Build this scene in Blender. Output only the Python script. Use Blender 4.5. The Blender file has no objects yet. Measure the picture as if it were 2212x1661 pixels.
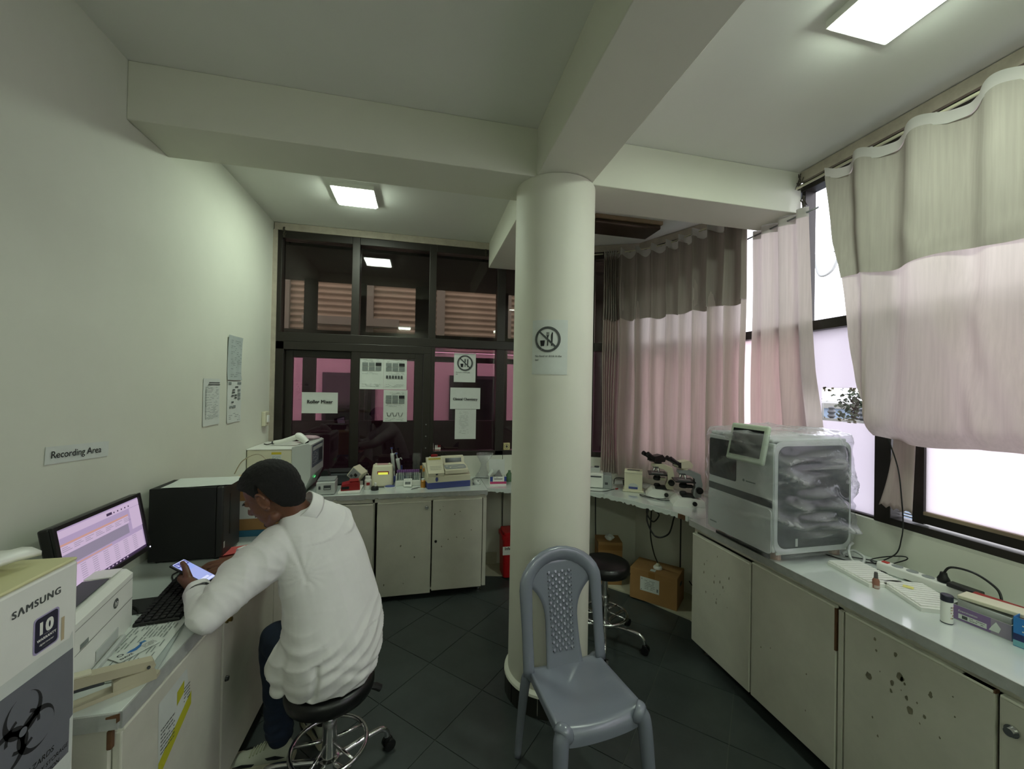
import bpy, bmesh, math, random
import numpy as np
from mathutils import Vector, Matrix, noise, Euler
random.seed(7)
PI = math.pi
SC = bpy.context.scene
COL = SC.collection
V = Vector

# ------------------------------------------------------------------ camera, sky, exposure
cam = bpy.data.cameras.new('camera')
cam.sensor_fit = 'HORIZONTAL'; cam.sensor_width = 36.0; cam.lens = 860 / 2212 * 36; cam.clip_start = .02; cam.clip_end = 300
camo = bpy.data.objects.new('camera', cam); COL.objects.link(camo)
_yaw, _pit, _rol = 0.222481158, 0.00799571571, 0.018468501
_f = V((math.sin(_yaw) * math.cos(_pit), math.cos(_yaw) * math.cos(_pit), math.sin(_pit)))
_r = V((math.cos(_yaw), -math.sin(_yaw), 0)); _u = _r.cross(_f)
_r, _u = _r * math.cos(_rol) + _u * math.sin(_rol), _u * math.cos(_rol) - _r * math.sin(_rol)
camo.matrix_world = Matrix(((_r.x, _u.x, -_f.x, 0), (_r.y, _u.y, -_f.y, 0), (_r.z, _u.z, -_f.z, 1.72), (0, 0, 0, 1)))
SC.camera = camo
W = bpy.data.worlds.new('overcast_sky'); SC.world = W; W.use_nodes = True
_bg = W.node_tree.nodes['Background']; _bg.inputs[0].default_value = (0.96, 0.96, 1.0, 1); _bg.inputs[1].default_value = 3.8
SC.view_settings.view_transform = 'Standard'; SC.view_settings.look = 'None'
SC.view_settings.exposure = 0.15; SC.view_settings.gamma = 1.0; SC.view_settings.use_curve_mapping = False
LAMP = 62.0          # radiance of the ceiling light panels
SC.cycles.max_bounces = 10; SC.cycles.diffuse_bounces = 5; SC.cycles.transparent_max_bounces = 24
SC.cycles.transmission_bounces = 8; SC.cycles.caustics_reflective = False; SC.cycles.caustics_refractive = False
SC.cycles.sample_clamp_indirect = 4.0
SC.cycles.use_denoising = True

# ------------------------------------------------------------------ materials
def lin(h):
    h = h.lstrip('#'); c = [int(h[i:i + 2], 16) / 255 for i in (0, 2, 4)]
    return tuple(x / 12.92 if x <= .04045 else ((x + .055) / 1.055) ** 2.4 for x in c) + (1,)
MATS = {}
def mat(name, col, rough=.5, metal=0., var=0., scale=9., bump=0., bscale=60., spec=.5, coat=0., emit=None, estr=0., dark=None):
    m = bpy.data.materials.new(name); m.use_nodes = True; nt = m.node_tree; b = nt.nodes['Principled BSDF']
    c = lin(col) if isinstance(col, str) else tuple(col) + (1,)
    b.inputs['Base Color'].default_value = c; b.inputs['Roughness'].default_value = rough; b.inputs['Metallic'].default_value = metal
    b.inputs['Specular IOR Level'].default_value = spec; b.inputs['Coat Weight'].default_value = coat
    if var or bump:
        tc = nt.nodes.new('ShaderNodeTexCoord')
    if var:
        n = nt.nodes.new('ShaderNodeTexNoise'); n.inputs['Scale'].default_value = scale; n.inputs['Detail'].default_value = 6; n.inputs['Roughness'].default_value = .65
        nt.links.new(tc.outputs['Object'], n.inputs['Vector'])
        r = nt.nodes.new('ShaderNodeValToRGB'); r.color_ramp.elements[0].position = .3; r.color_ramp.elements[1].position = .72
        d = lin(dark) if dark else tuple(x * (1 - var) for x in c[:3]) + (1,)
        r.color_ramp.elements[0].color = d; r.color_ramp.elements[1].color = c
        nt.links.new(n.outputs['Fac'], r.inputs[0]); nt.links.new(r.outputs[0], b.inputs['Base Color'])
    if bump:
        n2 = nt.nodes.new('ShaderNodeTexNoise'); n2.inputs['Scale'].default_value = bscale; n2.inputs['Detail'].default_value = 4
        nt.links.new(tc.outputs['Object'], n2.inputs['Vector'])
        bp = nt.nodes.new('ShaderNodeBump'); bp.inputs['Strength'].default_value = bump; bp.inputs['Distance'].default_value = .004
        nt.links.new(n2.outputs['Fac'], bp.inputs['Height']); nt.links.new(bp.outputs[0], b.inputs['Normal'])
    if emit:
        b.inputs['Emission Color'].default_value = lin(emit) if isinstance(emit, str) else tuple(emit) + (1,)
        b.inputs['Emission Strength'].default_value = estr
    MATS[name] = m
    return m
def glassmat(name, tint, refl=1.0, rough=.02, haze=0., hazecol=(1, 1, 1), transl=0., bump=0., bscale=12., ior=1.5):
    """thin pane: tinted straight-through transparency, fresnel gloss, optional milky film"""
    m = bpy.data.materials.new(name); m.use_nodes = True; nt = m.node_tree; nt.nodes.clear(); N = nt.nodes.new; L = nt.links.new
    out = N('ShaderNodeOutputMaterial'); t = N('ShaderNodeBsdfTransparent'); t.inputs[0].default_value = tuple(tint) + (1,)
    g = N('ShaderNodeBsdfGlossy'); g.inputs['Roughness'].default_value = rough; g.inputs[0].default_value = (refl, refl, refl, 1)
    fr = N('ShaderNodeFresnel'); ge = N('ShaderNodeNewGeometry'); mi = N('ShaderNodeMix'); mi.inputs['A'].default_value = ior; mi.inputs['B'].default_value = 1 / ior; L(ge.outputs['Backfacing'], mi.inputs['Factor']); L(mi.outputs['Result'], fr.inputs[0])   # same reflectance from both faces of the thin pane
    mx = N('ShaderNodeMixShader'); L(fr.outputs[0], mx.inputs[0]); L(t.outputs[0], mx.inputs[1]); L(g.outputs[0], mx.inputs[2])
    last = mx
    if bump:
        tc = N('ShaderNodeTexCoord'); n = N('ShaderNodeTexNoise'); n.inputs['Scale'].default_value = bscale; n.inputs['Detail'].default_value = 5
        L(tc.outputs['Object'], n.inputs['Vector'])
        bp = N('ShaderNodeBump'); bp.inputs['Strength'].default_value = bump; bp.inputs['Distance'].default_value = .02
        L(n.outputs['Fac'], bp.inputs['Height']); L(bp.outputs[0], g.inputs['Normal']); L(bp.outputs[0], fr.inputs['Normal'])
    if haze:
        d = N('ShaderNodeBsdfDiffuse'); d.inputs[0].default_value = tuple(hazecol) + (1,)
        tr = N('ShaderNodeBsdfTranslucent'); tr.inputs[0].default_value = tuple(hazecol) + (1,)
        ms = N('ShaderNodeMixShader'); ms.inputs[0].default_value = transl; L(d.outputs[0], ms.inputs[1]); L(tr.outputs[0], ms.inputs[2])
        m2 = N('ShaderNodeMixShader'); m2.inputs[0].default_value = haze; L(mx.outputs[0], m2.inputs[1]); L(ms.outputs[0], m2.inputs[2]); last = m2
    L(last.outputs[0], out.inputs[0]); MATS[name] = m
    return m
def clothmat(name, col, transl=.5, weave=0., rough=.9):
    m = bpy.data.materials.new(name); m.use_nodes = True; nt = m.node_tree; nt.nodes.clear(); N = nt.nodes.new; L = nt.links.new
    out = N('ShaderNodeOutputMaterial'); d = N('ShaderNodeBsdfDiffuse'); t = N('ShaderNodeBsdfTranslucent'); mx = N('ShaderNodeMixShader')
    c = lin(col); d.inputs[0].default_value = c; t.inputs[0].default_value = c; mx.inputs[0].default_value = transl
    if weave:
        tc = N('ShaderNodeTexCoord'); w = N('ShaderNodeTexNoise'); w.inputs['Scale'].default_value = 1; w.inputs['Detail'].default_value = 3
        mp = N('ShaderNodeMapping'); mp.inputs['Scale'].default_value = (90, 90, 3); L(tc.outputs['Object'], mp.inputs[0]); L(mp.outputs[0], w.inputs['Vector'])
        r = N('ShaderNodeValToRGB'); r.color_ramp.elements[0].position = .35; r.color_ramp.elements[1].position = .65
        r.color_ramp.elements[0].color = tuple(x * (1 - weave) for x in c[:3]) + (1,); r.color_ramp.elements[1].color = c
        L(w.outputs['Fac'], r.inputs[0]); L(r.outputs[0], t.inputs[0]); L(r.outputs[0], d.inputs[0])
    L(d.outputs[0], mx.inputs[1]); L(t.outputs[0], mx.inputs[2]); L(mx.outputs[0], out.inputs[0]); MATS[name] = m
    return m

wall_m = mat('wall_paint', '#d2d4c6', .75, var=.06, scale=2.2, bump=.12, bscale=25)
ceil_m = mat('ceiling_paint', '#e2e3dc', .85, var=.05, scale=1.5)
beam_m = mat('beam_paint', '#d6d6c8', .8, var=.05, scale=2)
colm_m = mat('column_paint', '#d4d3c5', .6, var=.06, scale=2, bump=.1, bscale=12)
tile_m = mat('floor_tile_dark', '#3c4241', .38, var=.35, scale=5, bump=.05, bscale=30)
grout_m = mat('floor_grout', '#565b55', .9, var=.2)
curb_m = mat('cream_floor_strip', '#b9b7a0', .6, var=.2)
skirt_m = mat('skirting_black', '#23221d', .4, var=.3)
alu_m = mat('dark_aluminium', '#2a2520', .42, .3, var=.2, scale=20)
trim_m = mat('grey_wood_trim', '#b3aa9a', .7, var=.25, scale=12)
cab_m = mat('cabinet_paint', '#d0cec0', .55, var=.14, scale=5, bump=.05, bscale=40)
cabl_m = mat('cabinet_lip', '#f3f2e2', .5, var=.2, scale=14)
cabw_m = mat('chipped_wood', '#67472d', .8, var=.3, scale=40)
dirt_m = mat('scuff_mark', '#87826c', .7, var=.4, scale=30)
lam_m = mat('worktop_laminate', '#cfd6d2', .16, var=.05, scale=4, coat=1.0)
lam_m.node_tree.nodes['Principled BSDF'].inputs['Coat Roughness'].default_value = .08
edge_m = mat('worktop_edge', '#aeb0ac', .5, var=.25, scale=20)
black_m = mat('black_plastic', '#0c0c0d', .38)
blackm_m = mat('black_matte', '#101011', .7)
dgrey_m = mat('dark_grey_plastic', '#3b3f42', .5)
grey_m = mat('grey_plastic', '#8d9291', .5, var=.05)
lgrey_m = mat('light_grey_plastic', '#b9bdb9', .45, var=.04)
white_m = mat('white_plastic', '#e6e7e0', .4, var=.04)
cream_m = mat('cream_plastic', '#cfcbb2', .45, var=.05)
creamd_m = mat('beige_plastic', '#b3ab93', .5, var=.06)
chrome_m = mat('chrome', '#d4d4d4', .16, 1.0)
brass_m = mat('brass', '#a8925a', .3, 1.0)
steel_m = mat('dull_steel', '#8e9092', .35, 1.0)
leather_m = mat('black_vinyl', '#0b0b0c', .33, bump=.15, bscale=90)
chair_m = mat('grey_chair_plastic', '#767b86', .24, var=.05, coat=.3)
card_m = mat('cardboard', '#9c7648', .85, var=.12, scale=10)
cardd_m = mat('cardboard_tape', '#86602f', .5)
blue_m = mat('blue_plastic', '#3f4a86', .45)
teal_m = mat('blue_band', '#2f6a86', .7)
red_m = mat('red_plastic', '#8e1519', .4)
redb_m = mat('red_bin_plastic', '#b3141b', .4, var=.1)
pink_m = mat('pink_paper', '#d9857f', .8)
mag_m = mat('magenta_print', '#b8386b', .6)
purple_m = mat('purple_print', '#7d6591', .6, var=.15)
paper_m = mat('paper_white', '#cdd2cc', .85, var=.06, scale=18)
paperd_m = mat('paper_grey', '#aeb7b4', .85, var=.12, scale=18)
ink_m = mat('ink_black', '#1a1a1c', .8)
inkg_m = mat('ink_grey', '#7b827f', .85)
inkd_m = mat('ink_dark_grey', '#4a4d4c', .85)
post_m = mat('poster_grey', '#6c6e75', .7, var=.12, scale=10)
yel_m = mat('yellow_print', '#c3b02a', .6)
lime_m = mat('lime_print', '#b7b52c', .6)
amber_m = mat('amber_liquid', '#b27a2c', .3)
skin_m = mat('brown_skin', '#6d4430', .5, var=.15, scale=30, bump=.05, bscale=200)
hair_m = mat('black_hair', '#0d0b0a', .85, bump=.7, bscale=420)
coat_m = mat('white_lab_coat', '#e6e4e3', .85, var=.05, scale=12)
jean_m = mat('blue_denim', '#17253c', .9, var=.35, scale=35)
sock_m = mat('dark_sock', '#0c0e14', .9)
shoe_m = mat('shoe_grey_white', '#b5b8a6', .7, var=.12)
shoed_m = mat('shoe_black_panel', '#15171a', .6)
sole_m = mat('shoe_sole', '#c7c2aa', .7, var=.1)
lampd_m = mat('lamp_diffuser', '#ffffff', .4, emit=(.85, 1.0, .83), estr=LAMP)
screen_m = mat('screen_lilac', '#1a1820', .3, emit=(.47, .36, .56), estr=.75)
screenw_m = mat('screen_pale', '#1a1820', .3, emit=(.58, .45, .62), estr=.85)
screeng_m = mat('screen_grey', '#1a1820', .3, emit=(.28, .24, .33), estr=.8)
screeno_m = mat('screen_orange', '#1a1820', .3, emit=(.62, .33, .27), estr=.8)
screend_m = mat('screen_dark', '#0d0b12', .3, emit=(.07, .04, .1), estr=.6)
phs_m = mat('phone_screen_blue', '#101020', .2, emit=(.27, .36, .75), estr=1.0)
phw_m = mat('phone_screen_white', '#101020', .2, emit=(.62, .66, .9), estr=1.0)
phd_m = mat('phone_screen_navy', '#101020', .2, emit=(.08, .09, .3), estr=1.0)
lcdy_m = mat('lcd_yellow', '#444410', .3, emit=(.75, .78, .08), estr=.8)
ledg_m = mat('led_green', '#114411', .3, emit=(.1, 1, .25), estr=1.5)
ledw_m = mat('led_white', '#888888', .3, emit=(.8, .8, 1), estr=2.5)
lcd_m = mat('lcd_dark', '#15191c', .15)
tint_up = glassmat('bronze_glass', (.46, .40, .36), .7, .03)
tint_lo = glassmat('pink_glass', (.44, .29, .345), 1.0, .02)
clear_m = glassmat('clear_glass', (.93, .93, .96), 1.0, .01)
film_m = glassmat('frosted_film', (.35, .32, .36), .6, .25, haze=.88, hazecol=(.90, .86, .90), transl=.72)
filmp_m = glassmat('frosted_pink_film', (.35, .28, .30), .6, .25, haze=.85, hazecol=(.96, .84, .875), transl=.88)
wrap_m = glassmat('clear_plastic_wrap', (.90, .91, .93), 1.0, .10, haze=.055, hazecol=(.9, .9, .92), transl=.3, bump=.6, bscale=30, ior=1.9)
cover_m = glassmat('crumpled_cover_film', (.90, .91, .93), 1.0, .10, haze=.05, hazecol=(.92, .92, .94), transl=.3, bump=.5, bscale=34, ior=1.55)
_nt = cover_m.node_tree; _at = _nt.nodes.new('ShaderNodeAttribute'); _at.attribute_name = 'crumple_glint'      # painted highlights whiten the creases; crumpled film is also rougher
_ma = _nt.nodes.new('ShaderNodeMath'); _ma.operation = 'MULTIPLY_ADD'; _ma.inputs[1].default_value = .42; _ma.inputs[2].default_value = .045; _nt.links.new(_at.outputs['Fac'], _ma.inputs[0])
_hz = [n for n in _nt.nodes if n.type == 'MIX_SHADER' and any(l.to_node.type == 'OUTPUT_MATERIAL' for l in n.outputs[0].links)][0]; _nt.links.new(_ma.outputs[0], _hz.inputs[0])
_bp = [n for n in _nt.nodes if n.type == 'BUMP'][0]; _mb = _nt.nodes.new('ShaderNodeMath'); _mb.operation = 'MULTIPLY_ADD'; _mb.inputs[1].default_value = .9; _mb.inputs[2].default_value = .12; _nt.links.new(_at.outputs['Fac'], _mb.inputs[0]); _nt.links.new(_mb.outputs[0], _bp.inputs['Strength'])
jarg_m = glassmat('thin_clear_plastic', (.85, .88, .87), 1.0, .06, haze=.06, hazecol=(.8, .85, .82), transl=.3)
cur_m = clothmat('curtain_cloth', '#cbc0b9', .50, weave=.08)
curv1_m = clothmat('curtain_valance_shade', '#9f968f', .18, weave=.1)  # same valance cloth, toned darker for the shade in the corner
curv_m = clothmat('curtain_valance_cloth', '#a8a299', .14, weave=.1)
curh_m = clothmat('curtain_header_tape', '#cfcdc8', .4)
corr_m = mat('corrugated_sheet', '#a39a8c', .7, var=.2, scale=3)
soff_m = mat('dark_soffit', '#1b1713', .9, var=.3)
fac_m = mat('pale_facade', '#d8d2ca', .8, var=.08)
facd_m = mat('facade_window_dark', '#33363a', .3)
leaf_m = mat('dark_leaf', '#26301c', .8)
leaf2_m = mat('grey_concrete', '#84857f', .9, var=.2)

# ------------------------------------------------------------------ geometry helpers
def obj(name, bm, m=None, parent=None, smooth=False, tris=False):
    me = bpy.data.meshes.new(name)
    if isinstance(bm, bmesh.types.BMesh):
        bmesh.ops.recalc_face_normals(bm, faces=bm.faces[:]); bm.to_mesh(me); bm.free()
    else:
        me.from_pydata([tuple(v) for v in bm[0]], [], bm[1])
    if smooth:
        me.shade_smooth()
        if smooth != 2:
            try: me.set_sharp_from_angle(angle=math.radians(40))
            except Exception: pass
    o = bpy.data.objects.new(name, me); COL.objects.link(o)
    for k in (m if isinstance(m, (list, tuple)) else [m]):
        if k: me.materials.append(k)
    if parent: o.parent = parent
    return o
def NB(): return bmesh.new()
def thing(name, label, cat, loc=(0, 0, 0), rz=0., group=None):
    o = bpy.data.objects.new(name, None); COL.objects.link(o); o.empty_display_size = .05
    o.location = loc; o.rotation_euler = (0, 0, rz); o['label'] = label; o['category'] = cat
    if group: o['group'] = group
    return o
def tag(o, label, cat, group=None):
    o['label'] = label; o['category'] = cat
    if group: o['group'] = group
    return o
def struct(name, bm, m, parent=None, smooth=False):
    o = obj(name, bm, m, parent, smooth)
    if not parent: o['kind'] = 'structure'
    return o
def plabel(o, s): o['label'] = s; return o
def stuff(o): o['kind'] = 'stuff'; return o
def dup(root, loc, rz=None, label=None):
    r = root.copy(); COL.objects.link(r); r.location = loc
    if rz is not None: r.rotation_euler = (0, 0, rz)
    if label: r['label'] = label
    for ch in list(root.children):
        c = ch.copy(); COL.objects.link(c); c.parent = r
        for g in list(ch.children):
            d = g.copy(); COL.objects.link(d); d.parent = c
    return r
def merge(bm, t, M_=None):
    me = bpy.data.meshes.new('t'); t.to_mesh(me); t.free()
    if M_ is not None: me.transform(M_)
    bm.from_mesh(me); bpy.data.meshes.remove(me)
def box(bm, c, s, bev=0., rz=0., R=None, seg=2):
    t = NB(); bmesh.ops.create_cube(t, size=1)
    bmesh.ops.scale(t, vec=s, verts=t.verts)
    if bev: bmesh.ops.bevel(t, geom=t.edges[:], offset=min(bev, min(s) * .49), segments=seg, profile=.5, affect='EDGES')
    Rm = R.to_4x4() if R is not None else Matrix.Rotation(rz, 4, 'Z')
    merge(bm, t, Matrix.Translation(c) @ Rm); return bm
def B(c, s, bev=0., rz=0., R=None): return box(NB(), c, s, bev, rz, R)
def B2(x0, x1, y0, y1, z0, z1, bev=0.): return B(((x0 + x1) / 2, (y0 + y1) / 2, (z0 + z1) / 2), (x1 - x0, y1 - y0, z1 - z0), bev)
def box2(bm, x0, x1, y0, y1, z0, z1, bev=0.): return box(bm, ((x0 + x1) / 2, (y0 + y1) / 2, (z0 + z1) / 2), (x1 - x0, y1 - y0, z1 - z0), bev)
def frame_of(d):
    d = V(d).normalized(); a = V((0, 0, 1)) if abs(d.z) < .9 else V((1, 0, 0))
    x = d.cross(a).normalized(); return x, x.cross(d).normalized() * -1, d
def cyl(bm, p0, p1, r0, r1=None, seg=16, caps=True):
    r1 = r0 if r1 is None else r1; p0, p1 = V(p0), V(p1); x, y, d = frame_of(p1 - p0); rings = []
    for p, r in ((p0, r0), (p1, r1)):
        rings.append([bm.verts.new(p + (x * math.cos(2 * PI * i / seg) + y * math.sin(2 * PI * i / seg)) * r) for i in range(seg)])
    for i in range(seg): bm.faces.new((rings[0][i], rings[0][(i + 1) % seg], rings[1][(i + 1) % seg], rings[1][i]))
    if caps: bm.faces.new(rings[0][::-1]); bm.faces.new(rings[1])
    return bm
def tube(bm, pts, r, seg=8, closed=False, flat=1.0, up=None):
    pts = [V(p) for p in pts]; n = len(pts); rings = []; px = None
    for i, p in enumerate(pts):
        a = pts[(i - 1) % n] if (closed or i > 0) else p; b = pts[(i + 1) % n] if (closed or i < n - 1) else p
        d = (b - a).normalized()
        if up is not None: x = V(up).cross(d).normalized()
        elif px is None: x = frame_of(d)[0]
        else: x = (px - d * px.dot(d)).normalized()
        px = x; y = d.cross(x); rr = r[i] if isinstance(r, (list, tuple)) else r
        rings.append([bm.verts.new(p + x * math.cos(2 * PI * k / seg) * rr + y * math.sin(2 * PI * k / seg) * rr * flat) for k in range(seg)])
    for i in range(n if closed else n - 1):
        A, Bq = rings[i], rings[(i + 1) % n]
        for k in range(seg): bm.faces.new((A[k], A[(k + 1) % seg], Bq[(k + 1) % seg], Bq[k]))
    if not closed: bm.faces.new(rings[0][::-1]); bm.faces.new(rings[-1])
    return bm
def spline(P, n=8):
    P = [V(p) for p in P]; out = []
    for i in range(len(P) - 1):
        a = P[max(i - 1, 0)]; b = P[i]; c = P[i + 1]; d = P[min(i + 2, len(P) - 1)]
        for k in range(n):
            t = k / n
            out.append(.5 * ((2 * b) + (c - a) * t + (2 * a - 5 * b + 4 * c - d) * t * t + (3 * b - a - 3 * c + d) * t ** 3))
    out.append(P[-1]); return out
def lathe(bm, prof, seg=24, c=(0, 0, 0), sx=1., sy=1.):
    c = V(c); rings = []
    for r, z in prof:
        rings.append([bm.verts.new(c + V((math.cos(2 * PI * i / seg) * r * sx, math.sin(2 * PI * i / seg) * r * sy, z))) for i in range(seg)] if r > 1e-6 else [bm.verts.new(c + V((0, 0, z)))])
    for A, Bq in zip(rings, rings[1:]):
        for i in range(seg):
            j = (i + 1) % seg
            if len(A) == 1 and len(Bq) == 1: continue
            if len(A) == 1: bm.faces.new((A[0], Bq[j], Bq[i]))
            elif len(Bq) == 1: bm.faces.new((A[i], A[j], Bq[0]))
            else: bm.faces.new((A[i], A[j], Bq[j], Bq[i]))
    if len(rings[0]) > 1: bm.faces.new(rings[0][::-1])
    if len(rings[-1]) > 1: bm.faces.new(rings[-1])
    return bm
def prism(bm, poly, h0, h1, fr=None):
    """poly of (u,v) raised from h0 to h1 along the frame's normal"""
    fr = fr or (lambda u, v, h: V((u, v, h)))
    a = [bm.verts.new(fr(u, v, h0)) for u, v in poly]; b = [bm.verts.new(fr(u, v, h1)) for u, v in poly]; n = len(poly)
    for i in range(n): bm.faces.new((a[i], a[(i + 1) % n], b[(i + 1) % n], b[i]))
    bm.faces.new(a[::-1]); bm.faces.new(b); return bm
def FR(o, u, v):
    o, u, v = V(o), V(u).normalized(), V(v).normalized(); n = u.cross(v)
    return lambda a, b, h=0.: o + u * a + v * b + n * h
def flat(bm, fr, polys, h=.0008):
    for p in polys: bm.faces.new([bm.verts.new(fr(u, v, h)) for u, v in p])
    return bm
def RC(u0, v0, u1, v1): return [(u0, v0), (u1, v0), (u1, v1), (u0, v1)]
def ring2(cx, cy, r0, r1, a0=0, a1=2 * PI, n=32):
    out = []
    for i in range(n):
        a, b = a0 + (a1 - a0) * i / n, a0 + (a1 - a0) * (i + 1) / n
        out.append([(cx + r0 * math.cos(a), cy + r0 * math.sin(a)), (cx + r1 * math.cos(a), cy + r1 * math.sin(a)), (cx + r1 * math.cos(b), cy + r1 * math.sin(b)), (cx + r0 * math.cos(b), cy + r0 * math.sin(b))])
    return out
def disc2(cx, cy, r, n=20, sy=1.): return [(cx + r * math.cos(2 * PI * i / n), cy + r * sy * math.sin(2 * PI * i / n)) for i in range(n)]
def rrect(w, h, r, n=5, cx=0., cy=0.):
    out = []
    for sx, sy, a in ((1, 1, 0), (-1, 1, 90), (-1, -1, 180), (1, -1, 270)):
        for k in range(n + 1):
            t = math.radians(a + 90 * k / n); out.append((cx + sx * (w / 2 - r) + r * math.cos(t), cy + sy * (h / 2 - r) + r * math.sin(t)))
    return out
_txt = {}
def textpolys(s, bold=0., spacing=1.):
    k = (s, bold, spacing)
    if k not in _txt:
        c = bpy.data.curves.new('t', 'FONT'); c.body = s; c.size = 1.; c.offset = bold; c.space_character = spacing; c.resolution_u = 3
        o = bpy.data.objects.new('t', c); COL.objects.link(o); dg = bpy.context.evaluated_depsgraph_get()
        me = o.evaluated_get(dg).to_mesh(); vs = [(v.co.x, v.co.y) for v in me.vertices]; fs = [tuple(p.vertices) for p in me.polygons]
        o.evaluated_get(dg).to_mesh_clear(); bpy.data.objects.remove(o); bpy.data.curves.remove(c)
        _txt[k] = (vs, fs)
    return _txt[k]
def text(name, s, size, fr, m, parent, u=0., v=0., align='c', bold=0., h=.0012, sx=1., spacing=1., shear=0., heavy=0.):
    vs, fs = textpolys(s, bold, spacing)
    if not vs: return None
    x0 = min(a for a, b in vs); x1 = max(a for a, b in vs); off = {'c': (x0 + x1) / 2, 'l': x0, 'r': x1}[align]
    pts = [fr(u + ((a - off) + shear * b) * size * sx, v + b * size, h) for a, b in vs]
    if heavy:      # thicken the strokes
        P, F = [], []
        for du in (-heavy, 0, heavy):
            for dv in (-heavy * .6, heavy * .6):
                o_ = len(P); P += [fr(u + ((a - off) + shear * b + du) * size * sx, v + (b + dv) * size, h + .00001 * len(F) / max(1, len(fs))) for a, b in vs]; F += [tuple(i + o_ for i in f) for f in fs]
        pts, fs = P, F
    return obj(name, (pts, fs), m, parent)
def lines2(rows, u0, u1, v0, dv, t, seed=1, gap=.25):
    """rows of short dashes standing for print too small to read"""
    rnd = random.Random(seed); out = []
    for i in range(rows):
        u = u0; v = v0 - i * dv
        while u < u1:
            w = (u1 - u0) * rnd.uniform(.06, .22)
            if rnd.random() > gap: out.append(RC(u, v, min(u + w, u1), v + t))
            u += w + (u1 - u0) * .025
    return out
def grid(bm, f, nu, nv, closed_u=False):
    Vs = [[bm.verts.new(f(i / nu, j / nv)) for j in range(nv + 1)] for i in range(nu if closed_u else nu + 1)]
    for i in range(nu):
        A, Bq = Vs[i], Vs[(i + 1) % len(Vs)]
        for j in range(nv): bm.faces.new((A[j], Bq[j], Bq[j + 1], A[j + 1]))
    return Vs
def sheet(bm, f, nu, nv, n, t):
    """closed thin solid: front surface f(u,v), thickness t along n"""
    n = V(n); A = grid(bm, f, nu, nv); Bq = grid(bm, lambda u, v: V(f(u, v)) - n * t, nu, nv)
    for L_ in (([A[i][0] for i in range(nu + 1)], [Bq[i][0] for i in range(nu + 1)]), ([A[i][nv] for i in range(nu + 1)], [Bq[i][nv] for i in range(nu + 1)]),
               ([A[0][j] for j in range(nv + 1)], [Bq[0][j] for j in range(nv + 1)]), ([A[nu][j] for j in range(nv + 1)], [Bq[nu][j] for j in range(nv + 1)])):
        for k in range(len(L_[0]) - 1): bm.faces.new((L_[0][k], L_[0][k + 1], L_[1][k + 1], L_[1][k]))
    return bm
def cable(name, pts, r, m, label=None, parent=None, n=8, cat='cable'):
    o = obj(name, tube(NB(), spline(pts, n), r, 6), m, parent, smooth=2)
    if label: tag(o, label, cat)
    return o
# ================================================================== the room
ROOM = [(-1.28, -2.5), (2.33, -2.5), (2.33, 2.75), (2.0, 3.43), (1.2, 3.82), (-1.28, 3.82)]
CEIL = 3.12
def fbox(bm, A, D, t0, t1, d0, d1, z0, z1, bev=0.):
    A = V((A[0], A[1], 0)); d = V((D[0], D[1], 0)).normalized(); n = V((-d.y, d.x, 0))
    c = A + d * (t0 + t1) / 2 + n * (d0 + d1) / 2 + V((0, 0, (z0 + z1) / 2))
    return box(bm, c, (abs(t1 - t0), abs(d1 - d0), abs(z1 - z0)), bev, rz=math.atan2(d.y, d.x))
def clip(poly, room):
    for i in range(len(room)):
        a, b = room[i], room[(i + 1) % len(room)]
        ins = lambda p: (b[0] - a[0]) * (p[1] - a[1]) - (b[1] - a[1]) * (p[0] - a[0]) >= -1e-9
        out = []
        for k in range(len(poly)):
            p, q = poly[k], poly[(k + 1) % len(poly)]
            if ins(p): out.append(p)
            if ins(p) != ins(q):
                ex, ey = q[0] - p[0], q[1] - p[1]; den = (b[0] - a[0]) * ey - (b[1] - a[1]) * ex
                t = -((b[0] - a[0]) * (p[1] - a[1]) - (b[1] - a[1]) * (p[0] - a[0])) / den
                out.append((p[0] + t * ex, p[1] + t * ey))
        poly = out
        if len(poly) < 3: return []
    return poly
floor = struct('floor', prism(NB(), ROOM, -.12, -.004), grout_m)
S2 = math.sqrt(.5)
for i in range(-12, 14):
    for j in range(-12, 14):
        u0, v0 = 1.85 + .385 * i, 1.33 + .403 * j; g = .0022
        P = [((u - v) * S2, (u + v) * S2) for u, v in ((u0 + g, v0 + g), (u0 + .385 - g, v0 + g), (u0 + .385 - g, v0 + .403 - g), (u0 + g, v0 + .403 - g))]
        P = clip(P, ROOM)
        if len(P) >= 3:
            ar = abs(sum(P[k][0] * P[(k + 1) % len(P)][1] - P[(k + 1) % len(P)][0] * P[k][1] for k in range(len(P)))) / 2
            if ar > .002:
                cx = sum(p[0] for p in P) / len(P); cy = sum(p[1] for p in P) / len(P)
                o = obj('tile', prism(NB(), [(p[0] - cx, p[1] - cy) for p in P], -.01, 0), tile_m, floor); o.location = (cx, cy, 0)
struct('ceiling', prism(NB(), [(-1.4, -2.6), (2.45, -2.6), (2.45, 2.78), (2.08, 3.52), (1.25, 3.95), (-1.4, 3.95)], CEIL, 3.3), ceil_m)
struct('wall_left', B2(-1.4, -1.28, -2.6, 3.95, 0, CEIL), wall_m)
struct('wall_rear', B2(-1.4, 2.45, -2.62, -2.5, 0, CEIL), wall_m)
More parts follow.
